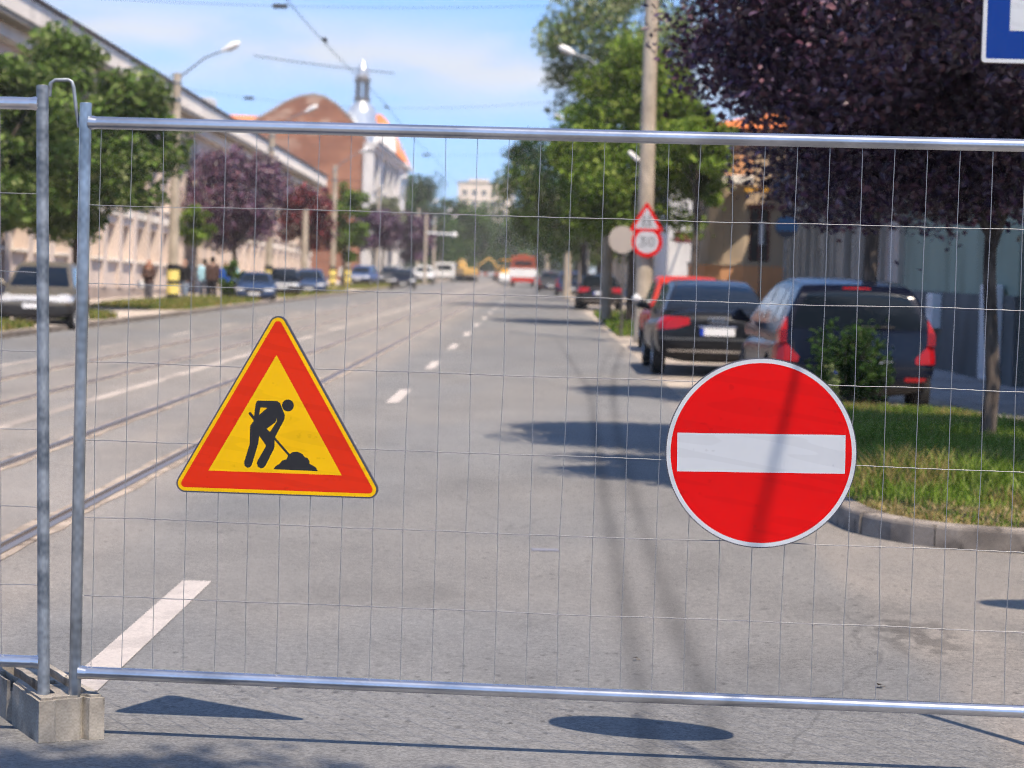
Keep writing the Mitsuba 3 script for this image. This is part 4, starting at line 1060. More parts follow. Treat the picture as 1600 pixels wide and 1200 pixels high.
# excavators and the works at the end of the road
def excavator(label, x, y, rz, s=1.0, raised=True):
    t = thing('excavator', label, 'excavator')
    P = lambda m: place(m, x, y, 0, rz, s)
    for sd_ in (-1, 1):
        tr = [hull_sph([(sd_ * .85, -1.2, .38, .38), (sd_ * .85, 1.2, .38, .38)], 14)]
        part(t, 'track', P(tm(tr[0].scale((1, 1, 1)) ^ m3.Manifold.cube((.5, 4, 2), True).translate((sd_ * .85, 0, .5)))), 'tyre')
    part(t, 'undercarriage', P(box(-.6, .6, -.9, .9, .35, .85, .05)), 'black_plastic')
    part(t, 'upper_body', P(box(-1.1, 1.1, -1.7, .9, .9, 1.85, .12)), 'paint_digger')
    c = part(t, 'cab', P(box(-1.05, -.15, -.2, 1.15, 1.0, 2.65, .1)), 'paint_digger'); part(c, 'window', P(box(-1.06, -.14, .05, 1.0, 1.65, 2.45)), 'car_glass')
    part(c, 'front_window', P(box(-.95, -.25, 1.1, 1.165, 1.5, 2.45)), 'car_glass')
    a, b, e = ((.45, .6, 1.5), (.45, 2.4, 4.0), (.45, 4.3, 2.6)) if raised else ((.45, .6, 1.5), (.45, 2.3, 2.9), (.45, 3.6, 1.2))
    part(t, 'boom', P(tm(hull_sph([(*a, .26), (*(np.array(a) * .4 + np.array(b) * .6 + [0, -.2, .3]), .24)], 10) + hull_sph([(*(np.array(a) * .4 + np.array(b) * .6 + [0, -.2, .3]), .24), (*b, .17)], 10))), 'paint_digger', smooth=40)
    part(t, 'arm', P(tm(hull_sph([(*b, .19), (*e, .12)], 10))), 'paint_digger', smooth=40)
    bk = hull_sph([(.1, e[1] - .2, e[2] - .3, .06), (.8, e[1] - .2, e[2] - .3, .06), (.1, e[1] + .2, e[2] - .8, .05), (.8, e[1] + .2, e[2] - .8, .05), (.1, e[1] - .45, e[2] - .8, .05), (.8, e[1] - .45, e[2] - .8, .05)], 8)
    part(t, 'bucket', P(tm(bk)), 'black_plastic')


excavator('bright yellow excavator standing at the far left road edge', -8.1, 262, .5, .85, False)
excavator('yellow excavator with a raised arm in the middle of the far road', -4.3, 290, 1.9, .72, True)
bars = [(-6.0, 262), (-4.9, 268), (-3.9, 262), (-3.1, 275)]
for k, (X, Y) in enumerate(bars):
    t = thing('works_barrier', 'orange red barrier board across the far road, ' + ['leftmost', 'second', 'third', 'rightmost'][k] + ' of the row', 'barrier', 'barrier boards at the far road works')
    for j in range(4):
        part(t, 'board_stripe', box(X - .8 + .4 * j, X - .4 + .4 * j, Y, Y + .04, .75, 1.15), 'paint_orange' if j % 2 == 0 else 'sign_white')
    for s in (-.6, .6): part(t, 'leg', box(X + s - .03, X + s + .03, Y + .05, Y + .1, 0, 1.1), 'sign_back'); part(t, 'foot', box(X + s - .1, X + s + .1, Y - .3, Y + .45, 0, .1), 'black_plastic')
t = thing('works_van', 'white van parked left of the far excavator', 'van')
for k, X in enumerate((0,)):
    for nm, q, mat in (('body', (-.95, .95, 0, 4.6, .3, 2.05), 'paint_white'), ('windscreen', (-.8, .8, -.02, .3, 1.2, 1.85), 'car_glass'), ('bumper', (-.93, .93, -.06, .2, .3, .6), 'black_plastic'), ('headlight', (-.88, -.6, -.03, .1, .75, .95), 'lamp_clear'), ('headlight', (.6, .88, -.03, .1, .75, .95), 'lamp_clear'), ('wheel', (-.97, -.75, .6, 1.25, .0, .65), 'tyre'), ('wheel', (.75, .97, .6, 1.25, .0, .65), 'tyre')):
        part(t, nm, place(box(*q, .05), -9.6, 240), mat)
t = thing('road_roller', 'small yellow roofed road roller far down the lane, left of the truck', 'road roller')
X, Y = -3.0, 232
part(t, 'drum', place(tube([(-.7, 0, .55), (.7, 0, .55)], .55, 20), X, Y), 'plate_white', smooth=40)
part(t, 'hood', place(box(-.6, .6, .4, 2.2, .75, 1.5, .1), X, Y), 'paint_yellow'); part(t, 'frame', place(box(-.78, .78, -.2, .8, .6, .9, .05), X, Y), 'paint_orange')
for s in (-1, 1): part(t, 'roof_post', place(box(s * .6 - .04, s * .6 + .04, 1.2, 1.28, 1.5, 2.4), X, Y), 'black_plastic'); part(t, 'wheel', place(tube([(s * .55, 1.9, .5), (s * .75, 1.9, .5)], .5, 18), X, Y), 'tyre', smooth=40)
part(t, 'roof', place(box(-.75, .75, .6, 2.1, 2.4, 2.5, .04), X, Y), 'paint_yellow')

# ------------------------------------------------------------------ people on the left pavement
def person(label, x, y, rz, h, top, legs, hair, pose=0, bag=None, longhair=False, hat=None):
    t = thing('person', label, 'person')
    z0 = PAVE * 0
    P = lambda mm, d=0.0: place(tm(mm), x, y, z0, rz, h)
    sw = .035 if pose != 2 else .07
    J = dict(pel=(0, 0, .53, .075), chest=(0, .0, .72, .085), neck=(0, .005, .845, .034), head=(0, .012, .935, .056), crown=(0, .0, .955, .055),
             shl=(-.105, 0, .80, .042), shr=(.105, 0, .80, .042), ell=(-.135, -.01, .64, .030), elr=(.135, -.01, .64, .030),
             wrl=(-.125, .05, .51, .020), wrr=(.125, .05, .51, .020), hil=(-.055, 0, .50, .065), hir=(.055, 0, .50, .065),
             knl=(-.058, .015 + sw, .275, .042), knr=(.058, .015 - sw, .275, .042), anl=(-.06, sw * 1.2 - .01, .045, .027), anr=(.06, -sw * 1.6 - .01, .045, .027), tol=(-.065, .09 + sw, .022, .022), tor=(.065, .09 - sw * 1.5, .022, .022))
    if pose == 1:
        J['ell'] = (-.13, .02, .65, .03); J['elr'] = (.13, .02, .65, .03); J['wrl'] = (-.03, .14, .66, .02); J['wrr'] = (.04, .14, .66, .02)
    bones = [('pel', 'chest'), ('chest', 'neck'), ('neck', 'head'), ('head', 'crown'), ('chest', 'shl'), ('chest', 'shr'), ('shl', 'ell'), ('shr', 'elr'), ('ell', 'wrl'), ('elr', 'wrr'), ('pel', 'hil'), ('pel', 'hir'), ('hil', 'knl'), ('hir', 'knr'), ('knl', 'anl'), ('knr', 'anr'), ('anl', 'tol'), ('anr', 'tor')]
    B = m3.Manifold()
    for a, b in bones: B += hull_sph([J[a], J[b]], 12)
    for s, wr, el in ((-1, 'wrl', 'ell'), (1, 'wrr', 'elr')):
        w, e = np.array(J[wr][:3]), np.array(J[el][:3]); d = (w - e) / np.linalg.norm(w - e); sd_ = np.array([s * .3, .9, .1]); sd_ -= d * (sd_ @ d); sd_ /= np.linalg.norm(sd_)
        palm = w + d * .028; B += hull_sph([(*w, .016), (*(palm + sd_ * .011), .011), (*(palm - sd_ * .011), .011)], 8)
        for q, ln in zip((-.015, -.005, .005, .015), (.030, .038, .040, .033)):
            k = palm + sd_ * q + d * .012; B += hull_sph([(*k, .0055), (*(k + d * ln * .6), .005), (*(k + d * ln + np.cross(d, sd_) * .008), .004)], 6)
        k = w + d * .012 + sd_ * .014; B += hull_sph([(*k, .006), (*(k + sd_ * .016 + d * .018), .0048)], 6)
    B += hull_sph([(0, .068, .93, .009), (0, .062, .945, .006)], 8)
    for s in (-1, 1): B += hull_sph([(s * .056, 0, .935, .012), (s * .058, 0, .922, .008)], 8)
    m = B.refine_to_length(.02); mm = tm(m); trimesh.smoothing.filter_taubin(mm, iterations=6)
    part(t, 'body', place(mm, x, y, z0, rz, h), 'skin', smooth=True)
    G = m3.Manifold()
    def gr(a, d): q = J[a]; return (q[0], q[1], q[2], q[3] + d)
    for a, b in [('pel', 'chest'), ('chest', 'shl'), ('chest', 'shr'), ('shl', 'ell'), ('shr', 'elr')] + ([('ell', 'wrl'), ('elr', 'wrr')] if pose != 3 else []): G += hull_sph([gr(a, .014), gr(b, .014)], 14)
    G += hull_sph([gr('hil', .018), gr('hir', .018), gr('chest', .014)], 14)
    G = G ^ m3.Manifold.cube((2, 2, .40), True).translate((0, 0, .68))
    part(t, 'top', P(G.refine_to_length(.03)), top, smooth=50)
    G = m3.Manifold()
    for a, b in [('pel', 'hil'), ('pel', 'hir'), ('hil', 'knl'), ('hir', 'knr'), ('knl', 'anl'), ('knr', 'anr')]: G += hull_sph([gr(a, .010), gr(b, .012)], 14)
    G = G ^ m3.Manifold.cube((2, 2, .50), True).translate((0, 0, .30))
    part(t, 'trousers', P(G), legs, smooth=50)
    for a, b in (('anl', 'tol'), ('anr', 'tor')): part(t, 'shoe', P(hull_sph([gr(a, .006), (J[b][0], J[b][1], .026, .026), (J[a][0], J[a][1] - .03, .026, .024)], 10)), 'shoe', smooth=50)
    H = hull_sph([(0, -.006, .965, .058), (0, -.02, .93, .054)], 16)
    if longhair: H += hull_sph([(0, -.03, .93, .056), (0, -.045, .80, .055)], 14) + hull_sph([(-.045, .0, .93, .03), (-.06, .0, .80, .03)], 10) + hull_sph([(.045, .0, .93, .03), (.06, .0, .80, .03)], 10)
    part(t, 'hair', P(H), hair, smooth=50)
    for s in (-1, 1): part(t, 'eye', P(m3.Manifold.sphere(.007, 8).translate((s * .021, .064, .945))), 'hair_dark')
    part(t, 'mouth', P(hull_sph([(-.014, .062, .905, .004), (.014, .062, .905, .004)], 6)), 'lamp_red')
    return t


R180 = math.pi
person('red haired woman in a brown top and dark trousers standing with folded arms, leftmost person', -13.55, 80.5, R180, 1.48, 'cloth_brown', 'cloth_grey', 'hair_red', 1, longhair=True)
person('person in a navy jacket and navy trousers just left of the striped pole', -13.30, 84.5, R180 + .6, 1.46, 'cloth_navy', 'cloth_navy', 'hair_dark', 0)
person('person in black half hidden behind the striped pole', -12.82, 84.0, R180 - .5, 1.60, 'cloth_black', 'cloth_jeans', 'hair_dark', 0)
person('person in a pale cyan shirt and light jeans right of the striped pole', -12.75, 88.5, .3, 1.60, 'cloth_cyan', 'cloth_jeans', 'hair_dark', 2)
person('tall person in a dark brown jacket beside the one in the cyan shirt', -12.38, 88.0, .1, 1.68, 'cloth_brown', 'cloth_black', 'hair_dark', 0)
person('person in a light blue shirt behind the dark brown jacket', -11.98, 91.5, 1.2, 1.55, 'cloth_cyan', 'cloth_grey', 'hair_dark', 2)
person('person in a white shirt far off beside the yellow sleeved pole', -12.6, 150, R180, 1.6, 'cloth_white', 'cloth_black', 'hair_dark', 0)
person('person in a blue top farthest along the pavement by the shrub', -12.2, 90.3, R180, 1.5, 'cloth_blue', 'cloth_grey', 'hair_dark', 0)
t = thing('shoulder_bag', 'white bag hanging at the hip of the red haired woman', 'bag')
part(t, 'pouch', tm(hull_sph([(-13.88, 80.45, .72, .07), (-13.76, 80.45, .72, .07), (-13.86, 80.45, .60, .09), (-13.76, 80.45, .60, .09)], 10)), 'cloth_white', smooth=50)
part(t, 'strap', tube([(-13.82, 80.45, .76), (-13.72, 80.45, 1.0), (-13.64, 80.45, 1.18)], .008, 6), 'cloth_white')

# ------------------------------------------------------------------ buildings, left side
def side_wall(poly, X, th, s=1):
    """polygon in (y, z) -> a wall slab whose street face is at X (s = +1: faces +X)"""
    m = prism(poly, th); v = np.asarray(m.vertices)
    m.vertices = np.c_[X - s * th + s * v[:, 2] if s > 0 else X + th - v[:, 2], v[:, 0], v[:, 1]]
    trimesh.repair.fix_normals(m); return m


def sag(m, k=.0145, y0=66.0):
    m = m.copy(); v = np.asarray(m.vertices).copy(); v[:, 2] -= k * (v[:, 1] - y0); m.vertices = v; return m


t = thing('long_building', 'long cream building with pilasters and a broad pale cornice along the left side', 'building')
XW = -15.3
holes, bays = [], []
y = 52.0; i = 0
while y < 152:
    for (a, b) in ((1.78, 3.05), (3.95, 6.55)):
        holes.append(sbox(y, a, y + 1.55, b)); bays.append((y, a, b))
    y += 3.0; i += 1
wall = sbox(50, -2, 156, 7.6).difference(unary_union(holes))
part(t, 'wall', sag(side_wall(wall, XW, .42)), 'plaster_cream')
part(t, 'inner_wall', sag(cat_([box(-27, XW - .75, 50, 156, -2, 7.6), box(XW - .76, XW, 49.8, 50.02, -2, 7.6), box(XW - .76, XW, 155.9, 156.1, -2, 7.6)])), 'plaster_cream')
part(t, 'plinth', sag(box(XW - .2, XW + .08, 50, 156.1, -2, .74)), 'plinth_brown')
for (y, a, b) in bays:
    w = part(t, 'window', sag(box(XW - .46, XW - .34, y - .03, y + 1.58, a - .03, b + .03)), 'plaster_peach')
    part(w, 'frame', sag(cat_([box(XW - .345, XW - .30, y + o - .035, y + o + .035, a, b) for o in (.04, .775, 1.51)] + [box(XW - .344, XW - .305, y, y + 1.55, b - .5, b - .44)])), 'plaster_white')
    part(w, 'sill', sag(box(XW - .30, XW + .14, y - .1, y + 1.65, a - .10, a, .01)), 'cornice_cream')
for y in np.arange(50.3, 155, 3.0):
    part(t, 'pilaster', sag(box(XW - .05, XW + .13, y + .35, y + 1.05, .74, 7.2, .01)), 'plaster_cream')
part(t, 'string_course', sag(box(XW - .02, XW + .10, 50, 156, 3.35, 3.60, .01)), 'cornice_cream')
part(t, 'soffit', sag(box(XW - .1, XW + .85, 49.6, 156.4, 7.95, 8.10)), 'plaster_beige')
part(t, 'cornice', sag(cat_([box(XW + .1, XW + .90, 49.5, 156.5, 8.10, 8.74, .02), box(XW - .1, XW + .42, 49.6, 156.3, 7.55, 7.95, .02)])), 'cornice_cream')
part(t, 'gutter', sag(tube([(XW + .95, 49.5, 8.80), (XW + .95, 156.5, 8.80)], .055, 10)), 'gutter_dark')
part(t, 'roof', sag(cat_([trimesh.convex.convex_hull(np.array([(XW + .9, Y, 8.70) for Y in (49.5, 156.5)] + [(XW + .9, Y, 8.78) for Y in (49.5, 156.5)] + [(-21.5, Y, 10.4) for Y in (49.5, 156.5)] + [(-27.5, Y, 8.72) for Y in (49.5, 156.5)]))])), 'gutter_dark')
part(t, 'chimney', box(XW - .2, XW + .5, 103.6, 105.4, 7.4, 8.85, .02), 'plaster_white')

t = thing('brick_house', 'tall corner house with a bare red brick gable and a white street front', 'building')
pts = [(-30.5, 0), (-30.5, 12.9), (-28.6, 14.2), (-25.6, 14.0), (-24.0, 14.95), (-22.6, 15.85), (-21.4, 16.35), (-20.2, 16.55), (-19.2, 16.35), (-18.2, 15.75), (-17.2, 14.85), (-16.3, 13.8), (-15.45, 12.7), (-15.45, 0)]
gpoly = Polygon(pts)
g = prism(gpoly, .5); v = np.asarray(g.vertices); g.vertices = np.c_[v[:, 0], 205.0 + .5 - v[:, 2], v[:, 1]]; trimesh.repair.fix_normals(g)
part(t, 'gable_wall', g, 'brick')
rr = prism(gpoly.buffer(-.05), 37); v = np.asarray(rr.vertices); rr.vertices = np.c_[v[:, 0], 205.45 + v[:, 2], v[:, 1]]; trimesh.repair.fix_normals(rr)
part(t, 'roof', rr, 'roof_metal')
cop = LineString(pts[1:-1]).buffer(.10, cap_style=2); m = prism(cop, .7); v = np.asarray(m.vertices); m.vertices = np.c_[v[:, 0], 204.93 + v[:, 2], v[:, 1]]; trimesh.repair.fix_normals(m)
part(t, 'coping', m, 'plinth_brown')
XF = -15.3
fh, fb = [], []
for y in np.arange(208, 240, 4.2):
    for a, b in ((1.0, 3.2), (4.8, 7.2), (8.6, 10.9)):
        fh.append(sbox(y, a, y + 1.5, b)); fb.append((y, a, b))
part(t, 'street_front', side_wall(sbox(204.6, 0, 243, 12.4).difference(unary_union(fh)), XF + .1, .45), 'plaster_white')
for (y, a, b) in fb:
    w = part(t, 'window', box(XF - .28, XF - .2, y, y + 1.5, a, b), 'window_dark'); part(w, 'frame', cat_([box(XF - .21, XF - .15, y + o - .05, y + o + .05, a, b) for o in (.05, .75, 1.45)]), 'plaster_white')
    part(w, 'sill', box(XF, XF + .35, y - .2, y + 1.7, a - .18, a, .02), 'plaster_white')
for y in (205.0, 213.4, 226.0, 234.4, 242):
    part(t, 'pilaster', box(XF + .05, XF + .55, y, y + .9, 0, 12.0, .03), 'plaster_white')
part(t, 'cornice', cat_([box(XF, XF + .95, 204.8, 243, 12.1, 12.45, .03), box(XF, XF + .6, 204.8, 243, 11.75, 12.1, .03)]), 'plaster_white')
part(t, 'gutter', tube([(XF + 1.0, 204.8, 12.5), (XF + 1.0, 243, 12.5)], .10, 8), 'gutter_dark')
for y in (217.5, 230):
    bq = part(t, 'balcony', box(XF, XF + 1.3, y, y + 4, 4.25, 4.5, .03), 'plaster_white'); part(bq, 'parapet', box(XF + 1.15, XF + 1.3, y, y + 4, 4.5, 5.4, .02), 'plaster_white')
for y in (222, 233):
    d = part(t, 'dormer', trimesh.convex.convex_hull(np.array([(XF + .7, y, 12.45), (XF + .7, y + 3, 12.45), (XF + .5, y + 1.5, 15.2), (XF - 2.5, y, 12.45), (XF - 2.5, y + 3, 12.45), (XF - 2.5, y + 1.5, 15.2)])), 'plaster_white')
t = thing('corner_turret', 'silver onion dome with an open lantern on the roof corner of the white house', 'turret')
tx, ty = -16.25, 209.5
part(t, 'drum', tube([(tx, ty, 12.0), (tx, ty, 14.1)], 1.15, 24), 'roof_metal', smooth=40)
part(t, 'dome', place(lathe([(1.4, 0), (1.45, .35), (1.3, .9), (1.32, 1.3), (1.15, 1.8), (.75, 2.2), (.62, 2.5), (0, 2.5)], 28), tx, ty, 13.95), 'roof_metal', smooth=40)
part(t, 'lower_ring', place(lathe([(.0, 0), (.78, 0), (.82, .1), (.78, .2), (0, .2)], 24), tx, ty, 16.45), 'gutter_dark')
for a in np.arange(6) * np.pi / 3 + .3: part(t, 'column', tube([(tx + .55 * math.cos(a), ty + .55 * math.sin(a), 16.6), (tx + .55 * math.cos(a), ty + .55 * math.sin(a), 18.2)], .085, 8), 'gutter_dark')
part(t, 'upper_ring', place(lathe([(.0, 0), (.74, 0), (.78, .12), (.74, .24), (0, .24)], 24), tx, ty, 18.15), 'gutter_dark')
part(t, 'onion', place(lathe([(.45, 0), (.6, .35), (.55, .8), (.3, 1.25), (.08, 1.6), (.03, 2.0), (0, 2.0)], 24), tx, ty, 18.38), 'roof_metal', smooth=40)

t = thing('red_roofed_house', 'house with a steep orange tiled roof and white front beyond the brick house', 'building')
rp = [(-14.3, 243.3, 12.5), (-14.3, 258, 12.5), (-24, 243.3, 12.5), (-24, 258, 12.5), (-17.0, 245.5, 17.6), (-17.0, 256, 17.6), (-19.6, 245.5, 17.6), (-19.6, 256, 17.6), (-15.5, 244, 15.0), (-15.5, 257.6, 15.0)]
part(t, 'roof', trimesh.convex.convex_hull(np.array(rp)), 'roof_tile')
part(t, 'wall', box(-24, -14.7, 243.3, 258, 0, 12.5), 'plaster_white')
for y in np.arange(245, 257, 4.0):
    for a in (1.2, 5.0, 8.8): w = part(t, 'window', box(-14.72, -14.64, y, y + 1.6, a, a + 2.3), 'window_dark'); part(w, 'frame', box(-14.66, -14.55, y - .15, y + 1.75, a + 2.3, a + 2.55), 'plaster_white')
part(t, 'cornice', box(-14.75, -14.1, 243.2, 258, 12.1, 12.52, .03), 'plaster_white')
for y in (248,): d = part(t, 'dormer', box(-16.4, -14.9, y, y + 1.6, 13.3, 14.7, .05), 'plaster_white'); part(d, 'pane', box(-14.92, -14.86, y + .4, y + 1.2, 13.6, 14.4), 'window_dark')
t = thing('red_roofed_house', 'low house whose orange ridge shows left of the brick gable', 'building')
part(t, 'roof', trimesh.convex.convex_hull(np.array([(-40, 214, 12), (-26, 214, 12), (-40, 226, 12), (-26, 226, 12), (-39, 220, 15.6), (-24.5, 220, 15.4)])), 'roof_tile')
part(t, 'wall', box(-39.5, -26.5, 214.4, 225.6, 0, 12), 'plaster_far')
for k in range(3): part(t, 'skylight', box(-31 + 1.6 * k, -30.2 + 1.6 * k, 215.2, 216.2, 13.0, 13.5, .02), 'window_dark')

t = thing('apartment_block', 'pale cream apartment block far down the road above the trees', 'building')
part(t, 'wall', cat_([box(-24.5, -7.5, 700, 712, 0, 27.6), box(-21.5, -15.5, 699.5, 712, 27.6, 28.6)]), 'plaster_far')
part(t, 'parapet', box(-24.8, -7.2, 699.7, 712.3, 27.2, 27.75), 'plaster_beige')
for x in np.arange(-23.2, -8.5, 2.9):
    for z in np.arange(2, 26, 3.1): w = part(t, 'window', box(x, x + 1.5, 699.93, 700.1, z, z + 1.5), 'window_dark'); part(w, 'sill', box(x - .1, x + 1.6, 699.8, 700, z - .15, z), 'plaster_white')

# ------------------------------------------------------------------ buildings, right side
t = thing('green_building', 'grey green rendered building with a dark plinth at the right edge', 'building')
XR = 7.2
gw = sbox(24, 0, 46.5, 9).difference(unary_union([sbox(33.1, .0, 34.5, 2.3)] + [sbox(y, 3.2, y + 1.4, 5.2) for y in (26, 30, 36, 40)]))
part(t, 'wall', side_wall(gw, XR, .5, -1), 'plaster_green')
part(t, 'inner_wall', box(XR + .6, 18, 24, 46.4, 0, 9), 'plaster_green')
part(t, 'plinth', cat_([box(XR - .05, XR + .2, 34.5, 46.5, 0, 1.36), box(XR - .05, XR + .2, 24, 33.1, 0, 1.36)]), 'plinth_dark')
part(t, 'door', box(XR + .3, XR + .38, 33.1, 34.5, 0, 2.3), 'window_dark')
for y in (26, 30, 36, 40): w = part(t, 'window', box(XR + .25, XR + .32, y, y + 1.4, 3.2, 5.2), 'window_dark'); part(w, 'sill', box(XR - .12, XR + .2, y - .1, y + 1.5, 3.08, 3.2), 'plaster_beige')
part(t, 'downpipe', tube([(XR - .09, 46.3, 0), (XR - .09, 46.3, 9)], .055, 10), 'plaster_green_pale', smooth=True)
part(t, 'corner_pilaster', box(XR - .12, XR + .1, 45.3, 46.1, 1.36, 9), 'stone_trim')
t = thing('meter_box', 'white meter box on the dark plinth of the grey green building', 'meter box')
part(t, 'case', box(XR - .22, XR - .051, 40.7, 41.25, .72, 1.33, .012), 'plate_white'); part(t, 'door_panel', box(XR - .232, XR - .218, 40.75, 41.2, .77, 1.28), 'plaster_white'); part(t, 'lock', box(XR - .24, XR - .23, 40.8, 40.84, 1.0, 1.06), 'black_plastic')
t = thing('gas_pipe', 'yellow and black gas pipe below the white meter box', 'pipe')
for k in range(4): part(t, 'band', tube([(XR - .14, 41.0, .02 + .17 * k), (XR - .14, 41.0, .19 + .17 * k)], .035, 12), 'paint_yellow' if k != 2 else 'sign_black', smooth=40)
t = thing('utility_cabinet', 'tall pale grey utility cabinet standing on the footpath at the grey green wall', 'cabinet')
part(t, 'case', box(6.92, 7.14, 35.3, 36.0, .05, 1.52, .02), 'plate_white'); part(t, 'foot', box(6.94, 7.12, 35.32, 35.98, 0, .06), 'concrete'); part(t, 'door_panel', box(6.905, 6.925, 35.36, 35.94, .15, 1.45), 'plaster_white'); part(t, 'label_plate', box(6.99, 7.06, 35.292, 35.302, .85, .98), 'gutter_dark')
t = thing('beige_house', 'beige house with pale window surrounds between the green and the orange building', 'building')
bh, bb = [], []
for y in (48.5, 52.4, 56.3, 60.2, 64.1):
    for a, b in ((1.5, 3.6),): bh.append(sbox(y, a, y + 1.5, b)); bb.append((y, a, b))
bh.append(sbox(58.6, 0, 59.5, 2.3))
part(t, 'wall', side_wall(sbox(46.52, 0, 68, 5.7).difference(unary_union(bh)), XR + .05, .5, -1), 'plaster_beige')
part(t, 'inner_wall', box(XR + .7, 18, 46.52, 68, 0, 5.7), 'plaster_beige'); part(t, 'door', box(XR + .35, XR + .42, 58.6, 59.5, 0, 2.3), 'door_blue')
for (y, a, b) in bb:
    w = part(t, 'window', box(XR + .30, XR + .36, y, y + 1.5, a, b), 'window_dark')
    part(w, 'surround', cat_([box(XR - .06, XR + .06, y - .32, y, a - .1, b + .3), box(XR - .06, XR + .06, y + 1.5, y + 1.82, a - .1, b + .3), box(XR - .062, XR + .058, y - .001, y + 1.501, b, b + .3)]), 'stone_trim'); part(w, 'sill', box(XR - .22, XR + .1, y - .4, y + 1.9, a - .28, a - .1, .02), 'stone_trim')
principled('door_blue', (.03, .04, .09), .5)
for y in (51.3, 59.9, 63.2): part(t, 'pilaster', box(XR - .08, XR + .06, y - .15, y + .2, 0, 5.6), 'stone_trim')
part(t, 'roof', trimesh.convex.convex_hull(np.array([(XR - .5, 46.3, 5.7), (XR - .5, 65.7, 5.7), (18, 46.3, 5.7), (18, 65.7, 5.7), (12, 46.3, 11), (12, 65.7, 11)])), 'roof_tile')
t = thing('orange_building', 'rounded corner shop building with an orange base, maroon door and balcony on the right', 'building')
cn = Polygon([(4.95, 76), (4.95, 70.2), (5.1, 69.3), (5.5, 68.7), (6.1, 68.35), (7.7, 68.3), (7.7, 76)])
up = man(prism(Polygon([(4.98, 75), (4.98, 70.2), (5.13, 69.32), (5.52, 68.73), (6.1, 68.38), (18, 68.34), (18, 75)]), 4.0)).translate((0, 0, 1.93))
lo = man(prism(Polygon([(4.9, 75), (4.9, 70.2), (5.05, 69.26), (5.47, 68.65), (6.1, 68.27), (18, 68.22), (18, 75)]), 1.86))
led = man(prism(Polygon([(4.86, 75), (4.86, 70.2), (5.01, 69.24), (5.44, 68.61), (6.1, 68.22), (18, 68.17), (18, 75)]), .09)).translate((0, 0, 1.85))
dr_ = m3.Manifold.cube((.5, .5, 2.0)).translate((6.42, 68.0, 1.95)); wi = m3.Manifold.cube((.34, 1.6, 2.0)).translate((4.9, 71, 1.95))
part(t, 'upper_wall', tm(up - m3.Manifold.cube((.62, .35, 1.55)).translate((6.25, 68.2, 1.98)) - m3.Manifold.cube((.4, 1.6, 1.9)).translate((4.8, 71, 2.0))), 'plaster_sand')
part(t, 'base', tm(lo), 'plaster_orange'); part(t, 'ledge', tm(led), 'plaster_sand')
w = part(t, 'window', box(6.25, 6.87, 68.5, 68.56, 1.98, 3.53), 'window_dark'); part(w, 'frame', cat_([box(6.25 + o, 6.31 + o, 68.44, 68.50, 1.98, 3.53) for o in (0, .28, .56)]), 'door_red'); part(w, 'lintel', box(6.15, 6.97, 68.25, 68.5, 3.53, 3.68), 'door_red')
part(t, 'window', box(5.15, 5.2, 71, 72.6, 2.0, 3.9), 'window_dark')
bq = part(t, 'balcony', box(5.0, 6.25, 67.5, 68.36, 4.22, 4.48, .03), 'cornice_cream'); part(bq, 'parapet', cat_([box(5.35, 6.22, 67.53, 67.65, 4.48, 5.05), box(5.05, 5.17, 67.53, 68.3, 4.48, 5.6)]), 'plaster_orange'); part(bq, 'corner_post', box(5.02, 5.33, 67.51, 67.8, 4.48, 5.75, .02), 'cornice_cream')
part(t, 'roof', trimesh.convex.convex_hull(np.array([(4.6, 67.9, 5.9), (18, 67.9, 5.9), (4.6, 75.3, 5.9), (18, 75.3, 5.9), (11, 70, 7.3), (11, 73, 7.3)])), 'roof_tile')
t = thing('shop_sign', 'flat yellow sign board over the corner shop on the right', 'sign')
part(t, 'board', box(6.02, 6.84, 67.6, 68.0, 4.02, 4.16, .01), 'paint_yellow'); part(t, 'bracket', cat_([box(6.2, 6.24, 68.0, 68.4, 4.06, 4.1), box(6.6, 6.64, 68.0, 68.4, 4.06, 4.1)]), 'gutter_dark')
t = thing('street_plaque', 'narrow white upright plaque on a pole beside the maroon shop window', 'sign')
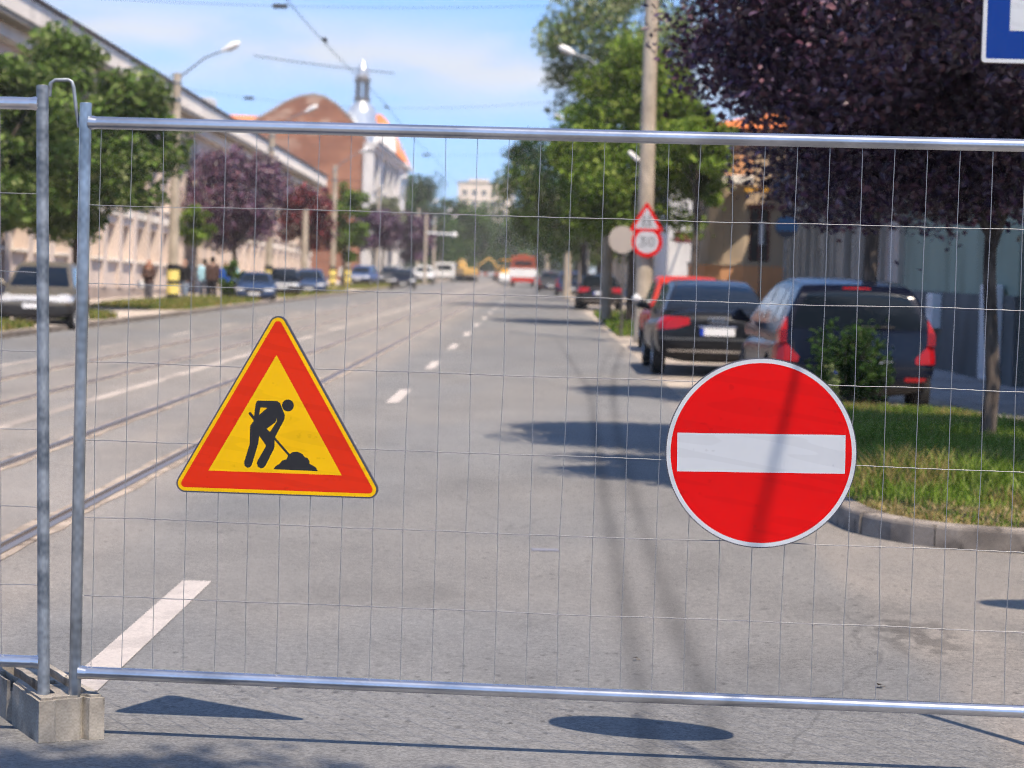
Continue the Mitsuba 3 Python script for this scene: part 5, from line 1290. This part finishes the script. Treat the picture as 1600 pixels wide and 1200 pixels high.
part(t, 'plate', box(6.32, 6.45, 66.0, 66.03, 2.45, 3.1), 'sign_white'); part(t, 'post', tube([(6.385, 66.06, 0), (6.385, 66.06, 3.15)], .03, 8), 'gutter_dark')
t = thing('white_house', 'sunlit white house front seen between the mast and the orange building', 'building')
part(t, 'wall', box(6.0, 16, 106, 118, 0, 6.2), 'plaster_white'); part(t, 'roof', trimesh.convex.convex_hull(np.array([(5.7, 105.7, 6.2), (16, 105.7, 6.2), (5.7, 118.3, 6.2), (16, 118.3, 6.2), (10.8, 105.7, 8.8), (10.8, 118.3, 8.8)])), 'roof_tile')
for x in (7.5, 10.0): w = part(t, 'window', box(x, x + 1.1, 105.93, 106.05, 1.2, 2.8), 'window_dark'); part(w, 'sill', box(x - .1, x + 1.2, 105.8, 106, 1.05, 1.2), 'cornice_cream')
t = thing('shop_sign', 'dark maroon box sign projecting in front of the sunlit white house', 'sign')
part(t, 'box', box(6.15, 7.1, 103.9, 104.1, 2.95, 3.45, .02), 'door_red'); part(t, 'bracket', box(6.6, 6.68, 104.1, 106, 3.18, 3.24), 'gutter_dark')
t = thing('rear_house', 'pale house row far down the right side behind the trees', 'building')
part(t, 'wall', box(8, 18, 122, 300, 0, 7), 'plaster_sand'); part(t, 'roof', trimesh.convex.convex_hull(np.array([(7.6, 122, 7), (18, 122, 7), (7.6, 300, 7), (18, 300, 7), (13, 122, 9.5), (13, 300, 9.5)])), 'roof_tile')
for y in np.arange(124, 200, 5): part(t, 'window', box(7.94, 8.05, y, y + 1.6, 1.4, 3.2), 'window_dark')

# ------------------------------------------------------------------ air
scene['air'] = dict(type='homogeneous', albedo=dict(type='rgb', value=[.94, .95, .96]), sigma_t=.00032)
scene['haze'] = dict(type='cube', to_world=T().translate([0, 1200, 15.0]).scale([730, 1330, 19.0]), bsdf=dict(type='null'), interior=dict(type='ref', id='air'))
labels['haze'] = dict(label='thin summer haze over the far end of the street', category='haze', kind='stuff')
scene['camera']['medium'] = dict(type='ref', id='air')
